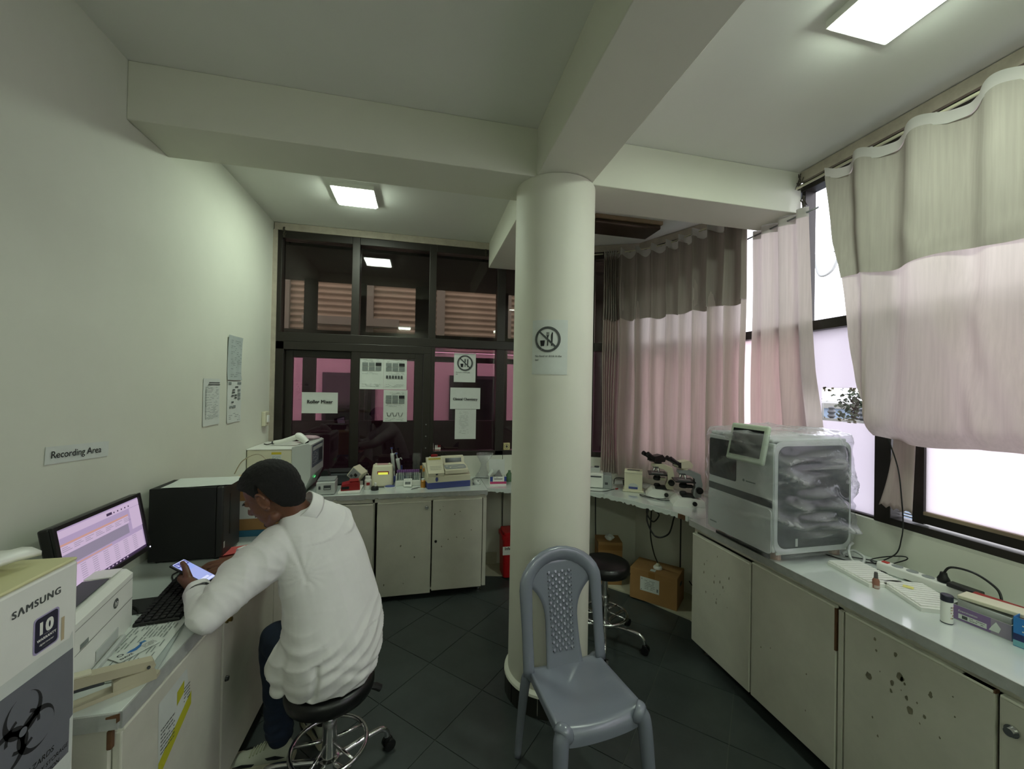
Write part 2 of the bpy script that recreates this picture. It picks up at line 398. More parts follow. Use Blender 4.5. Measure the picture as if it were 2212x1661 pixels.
# exposed beams and the round column
struct('cross_beam', B2(-1.28, 2.33, 2.06, 2.36, 2.86, CEIL, .004), beam_m)
struct('long_beam', B2(.58, .90, -2.5, 2.06, 2.862, CEIL, .004), beam_m)
struct('short_beam', B2(.61, .90, 2.36, 3.82, 2.88, CEIL, .004), beam_m)
cb = lathe(NB(), [(.228, .0), (.228, 2.86)], 64, (.74, 2.21, 0))
column = struct('column', cb, colm_m, smooth=True)
for k in range(18):
    a0, a1 = 2 * PI * k / 18 + .015, 2 * PI * (k + 1) / 18 - .015
    P = [(.74 + r * math.cos(a0 + (a1 - a0) * t), 2.21 + r * math.sin(a0 + (a1 - a0) * t)) for r, ts in ((.229, (0, .5, 1)), (.246, (1, .5, 0))) for t in ts]
    obj('skirting_tile', prism(NB(), P, 0, .105), skirt_m, column)
tp = lathe(NB(), [(.228, .104), (.25, .106), (.247, .118), (.228, .13)], 48, (.74, 2.21, 0))
plabel(obj('paint_collar', tp, beam_m, column, True), 'cream paint edge above the dark skirting')

# --- back wall under the fixed lights, curved corner, right wall
BW = ((-1.28, 3.82), (1, 0)); F1 = ((1.2, 3.82), (.8, -.39)); F2 = ((2.0, 3.43), (.33, -.68)); RW = ((2.33, 2.75), (0, -1))
F1L, F2L = math.hypot(.8, .39), math.hypot(.33, .68)
SILL = 1.06
bm = NB(); fbox(bm, *BW, 1.36, 2.06, 0, .12, 0, SILL); fbox(bm, *BW, 2.066, 2.49, 0, .12, 0, SILL); struct('wall_back', bm, wall_m)
struct('wall_corner', fbox(NB(), *F1, 0, F1L + .02, 0, .12, 0, SILL), wall_m)
struct('wall_corner', fbox(NB(), *F2, 0, F2L + .02, 0, .12, 0, SILL), wall_m)
bm = NB(); fbox(bm, *RW, 0, 5.25, 0, .12, 0, SILL); fbox(bm, *RW, 4.2, 5.25, 0, .12, SILL, CEIL); struct('wall_right', bm, wall_m)
# grey wooden strips under the ceiling and at the left jamb
struct('trim_1', fbox(NB(), *BW, .01, 1.89, -.012, .10, 3.055, CEIL - .004), trim_m)
bm = NB(); fbox(bm, *BW, 2.19, 2.49, -.012, .1, 3.055, CEIL - .004); fbox(bm, *F1, 0, F1L, -.012, .1, 3.055, CEIL - .004); fbox(bm, *F2, 0, F2L, -.012, .1, 3.055, CEIL - .004)
struct('trim_2', bm, trim_m)
bm = NB(); fbox(bm, *RW, .70, 4.2, -.02, .1, 3.05, CEIL - .006); struct('trim_3', bm, trim_m)
struct('trim_4', fbox(NB(), *BW, 0, .035, -.012, .1, .9, 3.055), trim_m)
# pale ledge along the foot of the corner wall
strip = [(.50, 3.62), (.78, 3.555), (1.50, 3.377), (1.6, 3.206), (1.734, 3.047), (1.994, 2.624), (2.0, 2.40), (2.325, 2.40), (2.325, 2.75), (2.0, 3.425), (1.2, 3.815), (.50, 3.815)]
struct('trim_5', prism(NB(), strip, .0005, .012), curb_m)
struct('baseboard_back', fbox(NB(), *BW, 1.79, 2.02, -.015, 0, .012, .12), curb_m)

def bars(parent, A, D, spec, m, name):
    for t0, t1, d0, d1, z0, z1 in spec: obj(name, fbox(NB(), A, D, t0, t1, d0, d1, z0, z1, .003), m, parent)
def wroot(name):
    o = bpy.data.objects.new(name, None); COL.objects.link(o); o['kind'] = 'structure'; return o
def pane(parent, A, D, t0, t1, z0, z1, m, d=.05, name='pane'):
    return obj(name, fbox(NB(), A, D, t0, t1, d, d + .005, z0, z1), m, parent)
# sliding glass door (left part of the back wall); t = x + 1.28
d1 = wroot('door_1')
bars(d1, *BW, [(.035, .10, .0, .10, 0, 2.09), (.035, 1.36, .0, .10, 2.02, 2.09), (.035, 1.36, .0, .1, 0, .05), (1.29, 1.36, .0, .1, .05, 2.02)], alu_m, 'frame')
def sash(parent, A, D, t0, t1, z0, z1, d0, d1_, w, m):
    bm = NB(); fbox(bm, A, D, t0, t0 + w, d0, d1_, z0, z1, .003); fbox(bm, A, D, t1 - w, t1, d0, d1_, z0, z1, .003)
    fbox(bm, A, D, t0 + w, t1 - w, d0, d1_, z1 - w, z1, .003); fbox(bm, A, D, t0 + w, t1 - w, d0, d1_, z0, z0 + w, .003)
    return obj('sash', bm, m, parent)
s = sash(d1, *BW, .10, .70, .05, 2.02, .05, .085, .06, alu_m); pane(s, *BW, .16, .64, .11, 1.96, tint_lo, .066)
s = sash(d1, *BW, .655, 1.285, .05, 2.04, .005, .045, .072, alu_m); pane(s, *BW, .727, 1.213, .122, 1.968, tint_lo, .022)
for z in (1.36, 1.25, 1.14): obj('screw', cyl(NB(), (.045, 3.815, z), (.045, 3.8195, z), .006), steel_m, d1)
w1 = wroot('window_1')
bars(w1, *BW, [(.035, 2.5, .0, .10, 2.09, 2.17), (.035, .07, .0, .1, 2.17, 3.055), (.645, .712, .0, .10, 2.17, 3.055), (1.33, 1.395, .0, .10, 2.17, 3.055), (1.36, 1.395, .0, .1, SILL, 2.09),
               (1.985, 2.065, .0, .10, SILL, 2.09), (1.985, 2.065, .0, .10, 2.17, 2.88), (.07, .645, .0, .1, 2.99, 3.055), (.712, 1.33, .0, .1, 2.99, 3.055), (1.395, 1.985, 0, .1, 2.99, 3.055), (1.395, 2.48, .0, .1, SILL, SILL + .045), (2.44, 2.5, .0, .1, SILL, 3.055)], alu_m, 'frame')
for a, b in ((.07, .645), (.712, 1.33), (1.395, 1.985), (2.065, 2.44)): pane(w1, *BW, a, b, 2.17, 2.99, tint_up)
for a, b in ((1.395, 1.985), (2.065, 2.44)): pane(w1, *BW, a, b, SILL + .045, 2.09, tint_lo)
# corner glazing behind the long curtain
w2 = wroot('window_2')
for A, D, Ln, cuts in ((F1[0], F1[1], F1L, (.0, .45, F1L)), (F2[0], F2[1], F2L, (.0, .38, F2L))):
    bars(w2, A, D, [(0, Ln, 0, .09, 2.09, 2.17), (0, Ln, 0, .09, SILL, SILL + .05), (0, Ln, 0, .09, 2.99, 3.055)], alu_m, 'frame')
    for c in cuts:
        c = min(max(c, .03), Ln - .03); obj('mullion', fbox(NB(), A, D, c - .03, c + .03, 0, .09, SILL + .05, 2.99), alu_m, w2)
    for a, b in zip(cuts, cuts[1:]):
        pane(w2, A, D, a + .03, b - .03, SILL + .05, 2.09, filmp_m if A is F2[0] else tint_lo); pane(w2, A, D, a + .03, b - .03, 2.17, 2.99, clear_m if A is F2[0] else tint_up)
# right-hand windows; t = 2.75 - y
w3 = wroot('window_3')
bars(w3, *RW, [(0, 4.2, .0, .09, 2.105, 2.165), (0, 1.13, .02, .09, SILL, SILL + .012), (1.13, 4.2, .0, .09, SILL - .02, SILL + .035), (0, 4.2, .0, .09, 2.995, 3.05), (0, .05, 0, .09, SILL, 2.995), (4.14, 4.2, 0, .09, SILL, 2.995)], alu_m, 'frame')
for t, w, z0 in ((.70, .012, SILL + .012), (2.55, .035, SILL + .035)): obj('mullion', fbox(NB(), *RW, t - w, t + w, .01, .09, z0, 2.995), alu_m, w3)
obj('mullion', fbox(NB(), *RW, 1.125, 1.20, .0, .09, SILL, 2.105, .003), alu_m, w3); obj('mullion', fbox(NB(), *RW, 1.125, 1.20, .0, .09, 2.165, 2.995, .003), alu_m, w3)
for a, b in ((.05, .688), (.712, 1.125), (1.20, 2.515), (2.585, 4.14)): pane(w3, *RW, a, b, 2.165, 2.995, clear_m)
pane(w3, *RW, .05, .688, SILL + .012, 2.105, filmp_m)
# filmed pane with a rectangular piece torn out of the film
pc = pane(w3, *RW, .712, 1.125, SILL + .012, 2.105, clear_m)
hx0, hx1, hz0, hz1 = .80, 1.052, 1.558, 1.752
bm = NB()
for r in ((.712, 1.125, hz1, 2.105), (.712, hx0, hz0, hz1), (hx1, 1.125, hz0, hz1), (.712, 1.125, SILL + .012, hz0)): fbox(bm, *RW, r[0], r[1], .046, .0485, r[2], r[3])
plabel(obj('frosted_film', bm, film_m, w3), 'white film with a torn rectangular hole')
rnd = random.Random(3); bm = NB()
for k in range(26):
    t = hx0 + (hx1 - hx0) * rnd.random(); z = hz0 - .004 + rnd.random() * .02 if rnd.random() < .5 else hz1 - rnd.random() * .02
    fbox(bm, *RW, t, t + rnd.uniform(.006, .02), .0445, .047, z, z + rnd.uniform(.004, .016))
for k in range(12):
    z = hz0 + (hz1 - hz0) * rnd.random(); fbox(bm, *RW, hx1 - rnd.uniform(.004, .03), hx1, .0445, .047, z, z + .014)
stuff(obj('film_shreds', bm, trim_m, w3))
# lower sliding sash right of the post, set slightly open above the track
sa = NB()
fbox(sa, *RW, 1.275, 1.32, .03, .065, 1.10, 2.105); fbox(sa, *RW, 2.47, 2.515, .03, .065, 1.10, 2.105); fbox(sa, *RW, 1.32, 2.47, .03, .065, 1.105, 1.145)
ss = obj('sash', sa, alu_m, w3); pane(ss, *RW, 1.32, 2.47, 1.162, 2.10, film_m, .045)
plabel(obj('sash_trim', fbox(NB(), *RW, 1.32, 2.47, .028, .06, 1.146, 1.162), mat('brown_sash_trim', '#8f7d68', .6), ss), 'brown strip along the sash')
pane(w3, *RW, 1.20, 1.275, SILL + .035, 2.105, clear_m); pane(w3, *RW, 2.585, 4.14, SILL + .035, 2.105, film_m)
lv = NB()
for k in range(6): fbox(lv, *RW, 1.205, 1.27, .07, .075, SILL + .045 + .014 * k, SILL + .051 + .014 * k)
stuff(obj('louvre_slats', lv, white_m, w3))
bm = NB(); fbox(bm, *RW, 1.9, 2.06, .07, .085, 1.083, 1.098); obj('sash_latch', bm, lgrey_m, w3)

# --- ceiling lights
def lamp(x, y, label, grp=None):
    t = thing('ceiling_light', label, 'ceiling light', (x, y, CEIL), 0, 'square ceiling light panels')
    f = NB(); w, h = .145, .03
    for a in ((-w, -w + .012, -w, w), (w - .012, w, -w, w), (-w + .012, w - .012, -w, -w + .012), (-w + .012, w - .012, w - .012, w)): box2(f, a[0], a[1], a[2], a[3], -h, -.0005)
    obj('frame', f, white_m, t); obj('diffuser', B2(-w + .012, w - .012, -w + .012, w - .012, -h - .011, -.004, .005), lampd_m, t)
lamp(-.502, 3.09, 'square white light panel on the ceiling near the dark back windows')
lamp(1.60, 1.05, 'square white light panel on the ceiling near the right curtained window')
lamp(-.43, -2.1, 'square white light panel behind the camera reflected in the back window')
lamp(1.60, -1.9, 'added unseen light panel behind the camera brightening the near side')  # extra panel out of view, added to brighten the near side of the room
t = thing('ceiling_fixture', 'old brown metal light fixture on the ceiling behind the round column', 'fixture', (1.62, 3.06, CEIL))
obj('housing', B2(-.30, .30, -.13, .13, -.03, -.0005, .003), mat('wood_base', '#9a8466', .7, var=.25), t)
obj('cover', B2(-.295, .29, -.115, .125, -.065, -.03, .01), mat('brown_metal', '#55473a', .28, .5, var=.3, scale=20), t)

# --- rusty wire hooks at the ends of the ceiling strips
def wires(p, hgt, lab, k):
    bm = NB(); r_ = random.Random(k)
    for q in range(4):
        P = [V(p) + V((r_.uniform(-.008, .008), r_.uniform(-.008, .008), -hgt * i / 5)) for i in range(6)]
        tube(bm, spline(P, 3), .003, 5)
    for q in range(5): cyl(bm, V(p) + V((0, 0, -hgt * r_.random())), V(p) + V((r_.uniform(-.03, .03), r_.uniform(-.03, .01), -hgt * r_.random())), .002, seg=5)
    tag(obj('twisted_wire', bm, mat('rusty_wire' + str(k), '#4a4438', .8, var=.4), None), lab, 'wire')
wires((-1.19, 3.795, 3.075), .09, 'twisted rusty wire hanging at the left end of the back window strip', 1)
wires((.575, 3.795, 3.05), .07, 'short twisted wire hanging by the short beam at the back window', 2)
wires((2.28, 2.03, 3.09), .10, 'fuzzy twisted wire holding the upper rod at the right window corner', 3)
wires((2.27, 1.995, 2.935), .11, 'twisted wire hook over the lower rod at the beam end', 4)

# ================================================================== outside
bal = struct('balcony_floor', B2(-3, 2.55, 3.97, 5.3, -.2, -.02), leaf2_m)
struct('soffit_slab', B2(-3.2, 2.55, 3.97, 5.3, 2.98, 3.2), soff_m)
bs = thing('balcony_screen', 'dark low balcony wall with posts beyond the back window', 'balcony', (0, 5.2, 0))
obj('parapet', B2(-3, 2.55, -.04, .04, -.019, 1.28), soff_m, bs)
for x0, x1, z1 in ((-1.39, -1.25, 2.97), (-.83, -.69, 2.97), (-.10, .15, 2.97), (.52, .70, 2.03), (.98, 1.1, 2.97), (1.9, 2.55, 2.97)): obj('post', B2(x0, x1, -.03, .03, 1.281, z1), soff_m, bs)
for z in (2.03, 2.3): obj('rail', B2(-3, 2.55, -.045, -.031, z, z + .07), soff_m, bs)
nb = thing('neighbour_building', 'pale building with corrugated upper cladding seen through the back window', 'building', (0, 7.2, -4))
obj('facade', B2(-7, 1.7, 0, .3, 0, 6.32), fac_m, nb)
def corr(u, v): return V((-7 + 8.7 * u, -.02 - .02 * math.sin(v * 2 * PI * 26), 6.33 + 2.6 * v))
plabel(obj('cladding', sheet(NB(), corr, 2, 208, (0, -1, 0), .02), corr_m, nb), 'beige corrugated cladding')
for x in (-2.6, -1.2, .9):
    w = obj('window_frame', B2(x - .42, x + .42, -.03, -.0005, 4.62, 5.92), facd_m, nb); obj('window_glass', B2(x - .36, x + .36, -.035, -.031, 4.68, 5.86), lcd_m, w)
for x in (-2.2, -.9, .3, 1.5): obj('pilaster', B2(x - .07, x + .07, -.1, -.036, 6.33, 8.4), leaf2_m, nb)
obj('bracket', B2(-1.9, -.4, -.25, -.1, 6.7, 6.83), leaf2_m, nb)
obj('handrail', B2(-3.5, 1.6, -.5, -.46, 4.95, 4.99), facd_m, nb); rb = NB()
for k in range(42): box2(rb, -3.5 + k * .12, -3.48 + k * .12, -.49, -.47, 4.55, 4.95)
obj('balusters', rb, facd_m, nb)['kind'] = 'stuff'
struct('ground_outside', B2(-20, 40, -8, 40, -4.3, -4.02), leaf2_m)
up = thing('utility_pole', 'grey utility pole with insulator outside the right window', 'pole', (5.6, 4.65, -4.02))
obj('mast', cyl(NB(), (0, 0, 0), (0, 0, 5.6), .09, .07), leaf2_m, up); obj('crossarm', B((.0, .0, 5.35), (.08, 1.4, .09)), leaf2_m, up)
for q in (-.6, -.2, .2, .6): obj('insulator', lathe(NB(), [(.02, 0), (.05, .03), (.03, .06), (.05, .09), (.03, .12), (.04, .15), (0, .17)], 10, (0, q, 5.395)), dgrey_m, up)
ol = thing('overhead_line', 'thin power line with pale ribbed insulator and looped lead outside the right window', 'power line', (4.08, 3.17, 3.28))
obj('line', tube(NB(), [(.12, -6, .45), (0, -2.2, .22), (0, 0, .14)], .006, 6), lgrey_m, ol)
obj('insulator', lathe(NB(), [(.01, -.16), (.06, -.12), (.025, -.09), (.06, -.05), (.025, -.02), (.07, .02), (.03, .05), (.05, .09), (0, .12)], 12), lgrey_m, ol, True)
obj('lead', tube(NB(), spline([(0, 0, -.13), (-.01, .08, -.30), (-.02, .20, -.31), (-.03, .26, -.08), (-.03, .35, .02), (-.03, .63, .02)], 8), .016, 6), lgrey_m, ol, 2)
tr = thing('roadside_tree', 'dark bushy tree seen through the torn film', 'tree', (11.0, 8.0, -4.02))
obj('trunk', cyl(NB(), (0, 0, 0), (.1, 0, 5.0), .16, .07), leaf_m, tr)
bm = NB(); r_ = random.Random(5)
for k in range(1100):
    c = V((r_.gauss(0, .2), r_.gauss(0, .25), 5.2 + r_.gauss(0, .5))); s_ = r_.uniform(.025, .06)
    d = V((r_.uniform(-1, 1), r_.uniform(-1, 1), r_.uniform(-1, 1))).normalized(); x, y, _ = frame_of(d)
    bm.faces.new([bm.verts.new(c + q * s_) for q in (x, y, -x, -y)])
stuff(obj('foliage', bm, leaf_m, tr))
fb = thing('distant_building', 'low blue-grey building far beyond the torn film', 'building', (14, 11.5, -4.02))
obj('wall', B2(-2, 2, -4, 4, 0, 5.3), mat('far_blue_wall', '#7f92a6', .8, var=.2), fb); obj('roof', B2(-2.1, 2.1, -4.1, 4.1, 5.3, 5.45), leaf2_m, fb)
# ================================================================== fitted furniture
TOP = .86
rnd = random.Random(11)
def blob(cx, cy, r, sx=1., n=9):
    a0 = rnd.random() * 6; return [(cx + math.cos(2 * PI * i / n + a0) * r * sx * rnd.uniform(.55, 1.2), cy + math.sin(2 * PI * i / n + a0) * r * rnd.uniform(.6, 1.25)) for i in range(n)]
def knob(parent, p, n, m, r=.012):
    p, n = V(p), V(n); bm = NB(); cyl(bm, p, p + n * .006, r * 1.25, seg=18); cyl(bm, p + n * .006, p + n * .02, r * .7, r * .85, seg=18)
    return obj('knob', bm, m, parent, True)
def keylock(parent, p, n, m=black_m):
    p, n = V(p), V(n); return obj('lock', cyl(NB(), p, p + n * .01, .011, .009, seg=14), m, parent, True)
def door(parent, axis, a0, a1, z0, z1, face, thick, sgn, extras=(), name='door'):
    """axis 'y': door in plane x=face spanning y; axis 'x': plane y=face spanning x. sgn: outward direction along the normal"""
    f0, f1 = (face, face - sgn * thick)
    if axis == 'y': d = obj(name, B2(min(f0, f1), max(f0, f1), a0, a1, z0, z1, .004), cab_m, parent); lipb = B2(min(f0, f1) - (.004 if sgn < 0 else .001), max(f0, f1) + (.004 if sgn > 0 else .001), a0 + .004, a1 - .004, z1 - .0005, z1 + .008, .002)
    else: d = obj(name, B2(a0, a1, min(f0, f1), max(f0, f1), z0, z1, .004), cab_m, parent); lipb = B2(a0 + .004, a1 - .004, min(f0, f1) - .004, max(f0, f1) + .001, z1 - .0005, z1 + .008, .002)
    plabel(obj('door_edge', lipb, cabl_m, d), 'pale top edge of the door')
    return d
def stains(parent, fr, n, u0, u1, v0, v1, r0, r1, sx=.7):
    ps = [blob(rnd.uniform(u0, u1), rnd.uniform(v0, v1), rnd.uniform(r0, r1), sx) for _ in range(n)]
    return stuff(obj('stain', flat(NB(), fr, ps, .0006), dirt_m, parent))
def jag(bm, pts, ztop, zb, amp, out, seed, step=.018):
    """edge band with a chipped lower outline, following a polyline in plan"""
    r_ = random.Random(seed); P = []
    for a, b in zip(pts, pts[1:]):
        a, b = V((a[0], a[1], 0)), V((b[0], b[1], 0)); n = max(2, int((b - a).length / step))
        P += [a + (b - a) * i / n for i in range(n)]
    P.append(V((pts[-1][0], pts[-1][1], 0))); rows = []
    for i, p in enumerate(P):
        d = (P[min(i + 1, len(P) - 1)] - P[max(i - 1, 0)]).normalized(); n = V((d.y, -d.x, 0)); z = zb + r_.random() ** 3 * amp
        rows.append([bm.verts.new(q) for q in (p + n * out + V((0, 0, ztop)), p + n * out + V((0, 0, z)), p - n * .002 + V((0, 0, z)), p - n * .002 + V((0, 0, ztop)))])
    for a, b in zip(rows, rows[1:]):
        for k in range(4): bm.faces.new((a[k], b[k], b[(k + 1) % 4], a[(k + 1) % 4]))
    bm.faces.new(rows[0]); bm.faces.new(rows[-1][::-1]); return bm
def foot(parent, x, y, z1): return obj('foot', lathe(NB(), [(.022, .0005), (.022, .006), (.012, .01), (.012, z1 - .012), (.02, z1 - .004), (.02, z1)], 14, (x, y, 0)), chrome_m, parent, True)

# --- left desk along the left wall
wt = obj('left_worktop', B2(-1.279, -.747, 1.238, 3.30, .822, TOP, .002), lam_m); tag(wt, 'long white laminate worktop of the recording desk along the left wall', 'worktop')
plabel(obj('edge_band', jag(NB(), [(-.747, 1.238), (-.747, 3.28)], TOP - .001, .815, .004, .004, 3), edge_m, wt), 'scuffed edge strip')
plabel(obj('edge_band', B2(-1.27, -.75, 1.232, 1.238, .818, TOP - .001), edge_m, wt), 'grey end strip')
plabel(obj('chip', prism(NB(), [(-.775, .853), (-.745, .859), (-.745, .84), (-.752, .835), (-.752, .848), (-.775, .848)], 0, .002, lambda u, v, h: V((u, 1.2319 - h, v))), cabw_m, wt), 'bare brown chip at the corner')
lc = thing('base_cabinet', 'cream painted base cabinet under the recording desk at left', 'cabinet', (-1.0, 1.26, 0))
bx = NB(); box2(bx, -.26, .212, 0.0, .025, .075, .8145); box2(bx, -.26, .212, 2.0, 2.03, .075, .8145); box2(bx, -.26, .212, .025, 2.0, .075, .095); box2(bx, -.26, -.24, .025, 2.0, .095, .8145); box2(bx, .18, .212, .56, .60, .095, .8145); box2(bx, .18, .212, .025, 2.0, .785, .8145)
obj('carcass', bx, cab_m, lc)
d = door(lc, 'y', .012, .562, .078, .782, .236, .022, 1)
fr = FR((.236, 0, 0), (0, 1, 0), (0, 0, 1))
st = [(.155, .60), (.30, .628), (.305, .50), (.15, .44)]
lab = obj('sticker', flat(NB(), fr, [[(.165, .735), (.315, .742), (.335, .62), (.345, .60), (.17, .50)]], .0008), paper_m, d); plabel(lab, 'torn white and lime sticker')
obj('sticker_band', flat(NB(), fr, [[(.17, .55), (.345, .645), (.345, .60), (.17, .50)], [(.26, .70), (.30, .712), (.30, .672), (.26, .655)]], .0012), lime_m, d)
obj('print', flat(NB(), fr, lines2(7, .178, .25, .64, .012, .004, 4, .1) + lines2(5, .30, .335, .68, .011, .004, 5, .1), .0014), inkd_m, d)
d = door(lc, 'y', .575, 1.14, .078, .782, .236, .022, 1); knob(d, (.236, .60, .745), (1, 0, 0), brass_m, .011); keylock(d, (.236, .605, .50), (1, 0, 0))
door(lc, 'y', 1.15, 1.70, .078, .782, .236, .022, 1); obj('filler_panel', B2(.214, .234, 1.71, 2.03, .078, .80, .002), cab_m, lc)
plabel(obj('chip', B((.216, .004, .772), (.012, .014, .05), .003), cabw_m, lc), 'bare brown wood at the cabinet corner')
for y in (.06, 1.0, 1.95): foot(lc, .17, y, .075)
for y in (.06, 1.95): foot(lc, -.22, y, .075)

# --- back counter
wt = obj('back_worktop', B2(-1.279, .556, 3.304, 3.819, .826, TOP, .002), lam_m); tag(wt, 'white worktop with chipped edge below the dark back windows', 'worktop')
plabel(obj('edge_band', jag(NB(), [(-.745, 3.304), (.556, 3.304)], TOP - .001, .818, .022, .004, 8), edge_m, wt), 'chipped grey edge strip')
bc = thing('base_cabinet', 'three-door cream base cabinet under the back worktop', 'cabinet', (-.1, 3.33, 0))
bx = NB()
for a in (-.66, -.262, .635): box2(bx, a, a + .016, .0, .47, .06, .8255)
box2(bx, -.644, .635, .0, .47, .06, .078); box2(bx, -.644, .635, .45, .47, .078, .8255); box2(bx, -.644, .635, .0, .03, .785, .8255)
obj('carcass', bx, cab_m, bc)
d = door(bc, 'x', -.655, -.252, .045, .773, -.02, .019, -1)
d = door(bc, 'x', -.226, .196, .04, .779, -.02, .019, -1); knob(d, (.158, -.02, .735), (0, -1, 0), chrome_m, .012)
stains(d, FR((0, -.0205, 0), (1, 0, 0), (0, 0, 1)), 4, -.2, .15, .1, .7, .004, .01)
plabel(obj('chip', B2(.08, .19, -.021, -.0005, .778, .786), cabw_m, d), 'bare brown wood on the top edge')
d = door(bc, 'x', .206, .615, .055, .785, -.02, .019, -1); keylock(d, (.235, -.02, .455), (0, -1, 0))
stains(d, FR((0, -.0205, 0), (1, 0, 0), (0, 0, 1)), 9, .26, .56, .4, .74, .003, .008)
obj('stile', B2(.62, .65, -.018, -.0005, .06, .79, .002), cab_m, bc)
for x in (-.6, .60): foot(bc, x, .05, .06); foot(bc, x, .42, .06)

# --- corner shelf
FP = [(.558, 3.37), (.76, 3.304), (1.395, 3.116), (1.48, 3.03), (1.559, 2.905), (1.676, 2.696), (1.76, 2.534), (1.80, 2.40)]
cw = obj('corner_worktop', prism(NB(), FP + [(1.80, 2.345), (2.325, 2.345), (2.325, 2.74), (1.995, 3.42), (1.198, 3.812), (.558, 3.818)], .83, TOP), lam_m)
tag(cw, 'marbled white corner shelf curving behind the round column', 'worktop')
plabel(obj('edge_band', jag(NB(), FP, TOP - .001, .822, .016, .003, 5, .014), lam_m, cw), 'ragged front edge')
plabel(obj('chip', B((1.785, 2.45, .842), (.012, .06, .034), .003, rz=.22), cabw_m, cw), 'bare brown patch of the edge')

# --- right counter
wt = obj('right_worktop', B2(1.768, 2.329, -.9, 2.343, .826, TOP, .002), lam_m); tag(wt, 'glossy white worktop under the right curtained window', 'worktop')
plabel(obj('edge_band', jag(NB(), [(1.768, 2.343), (1.768, -.9)], TOP - .001, .82, .006, .004, 9), edge_m, wt), 'grey edge strip')
rc = thing('base_cabinet', 'long cream base cabinet with stained doors under the right worktop', 'cabinet', (1.8, .7, 0))
bx = NB()
for y in (-1.58, .16, .655, 1.125, 1.618): box2(bx, .0, .5, y - .012, y + .012, .075, .8195)
for a, b in ((-1.568, .148), (.172, .643), (.667, 1.113), (1.137, 1.606)): box2(bx, .0, .5, a, b, .075, .093); box2(bx, .0, .03, a, b, .79, .8195); box2(bx, .48, .5, a, b, .093, .8195)
obj('carcass', bx, cab_m, rc)
fr = FR((-.0205, 0, 0), (0, -1, 0), (0, 0, 1))
d = door(rc, 'y', 1.148, 1.627, .072, .77, -.02, .019, -1); stains(d, fr, 16, -1.56, -1.3, .42, .74, .003, .011, .45)
d = door(rc, 'y', .683, 1.138, .072, .785, -.02, .019, -1); stains(d, fr, 4, -1.1, -.75, .2, .76, .003, .006)
plabel(obj('chip', B2(-.0212, -.0005, .6825, .690, .60, .784), cabw_m, d), 'brown worn edge'); obj('stile', B2(-.019, -.0005, .655, .675, .075, .785, .002), cab_m, rc)
d = door(rc, 'y', .19, .648, .072, .785, -.02, .019, -1); stains(d, fr, 14, -.56, -.33, .55, .75, .006, .019); stains(d, fr, 9, -.6, -.25, .35, .7, .003, .006)
plabel(obj('chip', B2(-.021, -.0005, .19, .27, .784, .793), cabw_m, d), 'bare brown wood at the top corner')
d = door(rc, 'y', -.4, .182, .072, .785, -.02, .019, -1); k = knob(d, (-.02, .152, .70), (-1, 0, 0), chrome_m, .014)
door(rc, 'y', -1.58, -.41, .072, .785, -.02, .019, -1)
for y in (1.55, .68, -.5, -1.5): foot(rc, .05, y, .075); foot(rc, .45, y, .075)

# ================================================================== stools and chair
def stool(x, y, seat, r, rz, label, lever=True):
    t = thing('stool', label, 'stool', (x, y, 0), rz)
    obj('seat', lathe(NB(), [(0, seat - .085), (.07, seat - .085), (r * .8, seat - .08), (r * .97, seat - .07), (r, seat - .052), (r * 1.0, seat - .03), (r * .965, seat - .012), (r * .85, seat - .003), (0, seat)], 48), leather_m, t, 2)
    obj('seat_bracket', lathe(NB(), [(.05, seat - .1), (.05, seat - .0855)], 20), blackm_m, t)
    p = NB(); cyl(p, (0, 0, .30), (0, 0, seat - .1), .021, seg=20); cyl(p, (0, 0, .10), (0, 0, .30), .029, seg=20); cyl(p, (0, 0, .293), (0, 0, .303), .032, seg=20)
    obj('gas_column', p, chrome_m, t, True)
    obj('hub', lathe(NB(), [(.03, .085), (.042, .092), (.042, .135), (.031, .142)], 24), chrome_m, t, True)
    if lever: obj('lever', tube(NB(), [(.06, 0, seat - .098), (.15, 0, seat - .102), (.185, 0, seat - .115), (.205, 0, seat - .13)], [.009, .01, .016, .016], 8), black_m, t, True)
    obj('foot_ring', tube(NB(), [(.15 * math.cos(a), .15 * math.sin(a), .185) for a in [2 * PI * i / 40 for i in range(40)]], .0095, 8, True), chrome_m, t, 2)
    for k in range(5):
        a = 2 * PI * k / 5 + .3; c, s = math.cos(a), math.sin(a)
        lg = NB(); tube(lg, spline([(.035 * c, .035 * s, .115), (.15 * c, .15 * s, .118), (.235 * c, .235 * s, .112), (.262 * c, .262 * s, .085), (.266 * c, .266 * s, .06)], 5), .0125, 10); tube(lg, [(.032 * c, .032 * s, .2), (.15 * c, .15 * s, .185)], .007, 8)
        l = obj('leg', lg, chrome_m, t, 2)
        w = NB()
        for q in (-1, 1):
            o = V((.275 * c - s * .016 * q, .275 * s + c * .016 * q, .0255)); n = V((-s * q, c * q, 0)); cyl(w, o - n * .007, o + n * .007, .025, seg=16)
        box(w, (.27 * c, .27 * s, .042), (.03, .022, .03), .006, rz=a); obj('caster', w, black_m, l)
    return t
stool(-.355, 1.835, .487, .178, .25, 'black round stool with chrome base under the seated man')
stool(1.255, 2.535, .545, .165, .2, 'empty black round stool with chrome base behind the column')

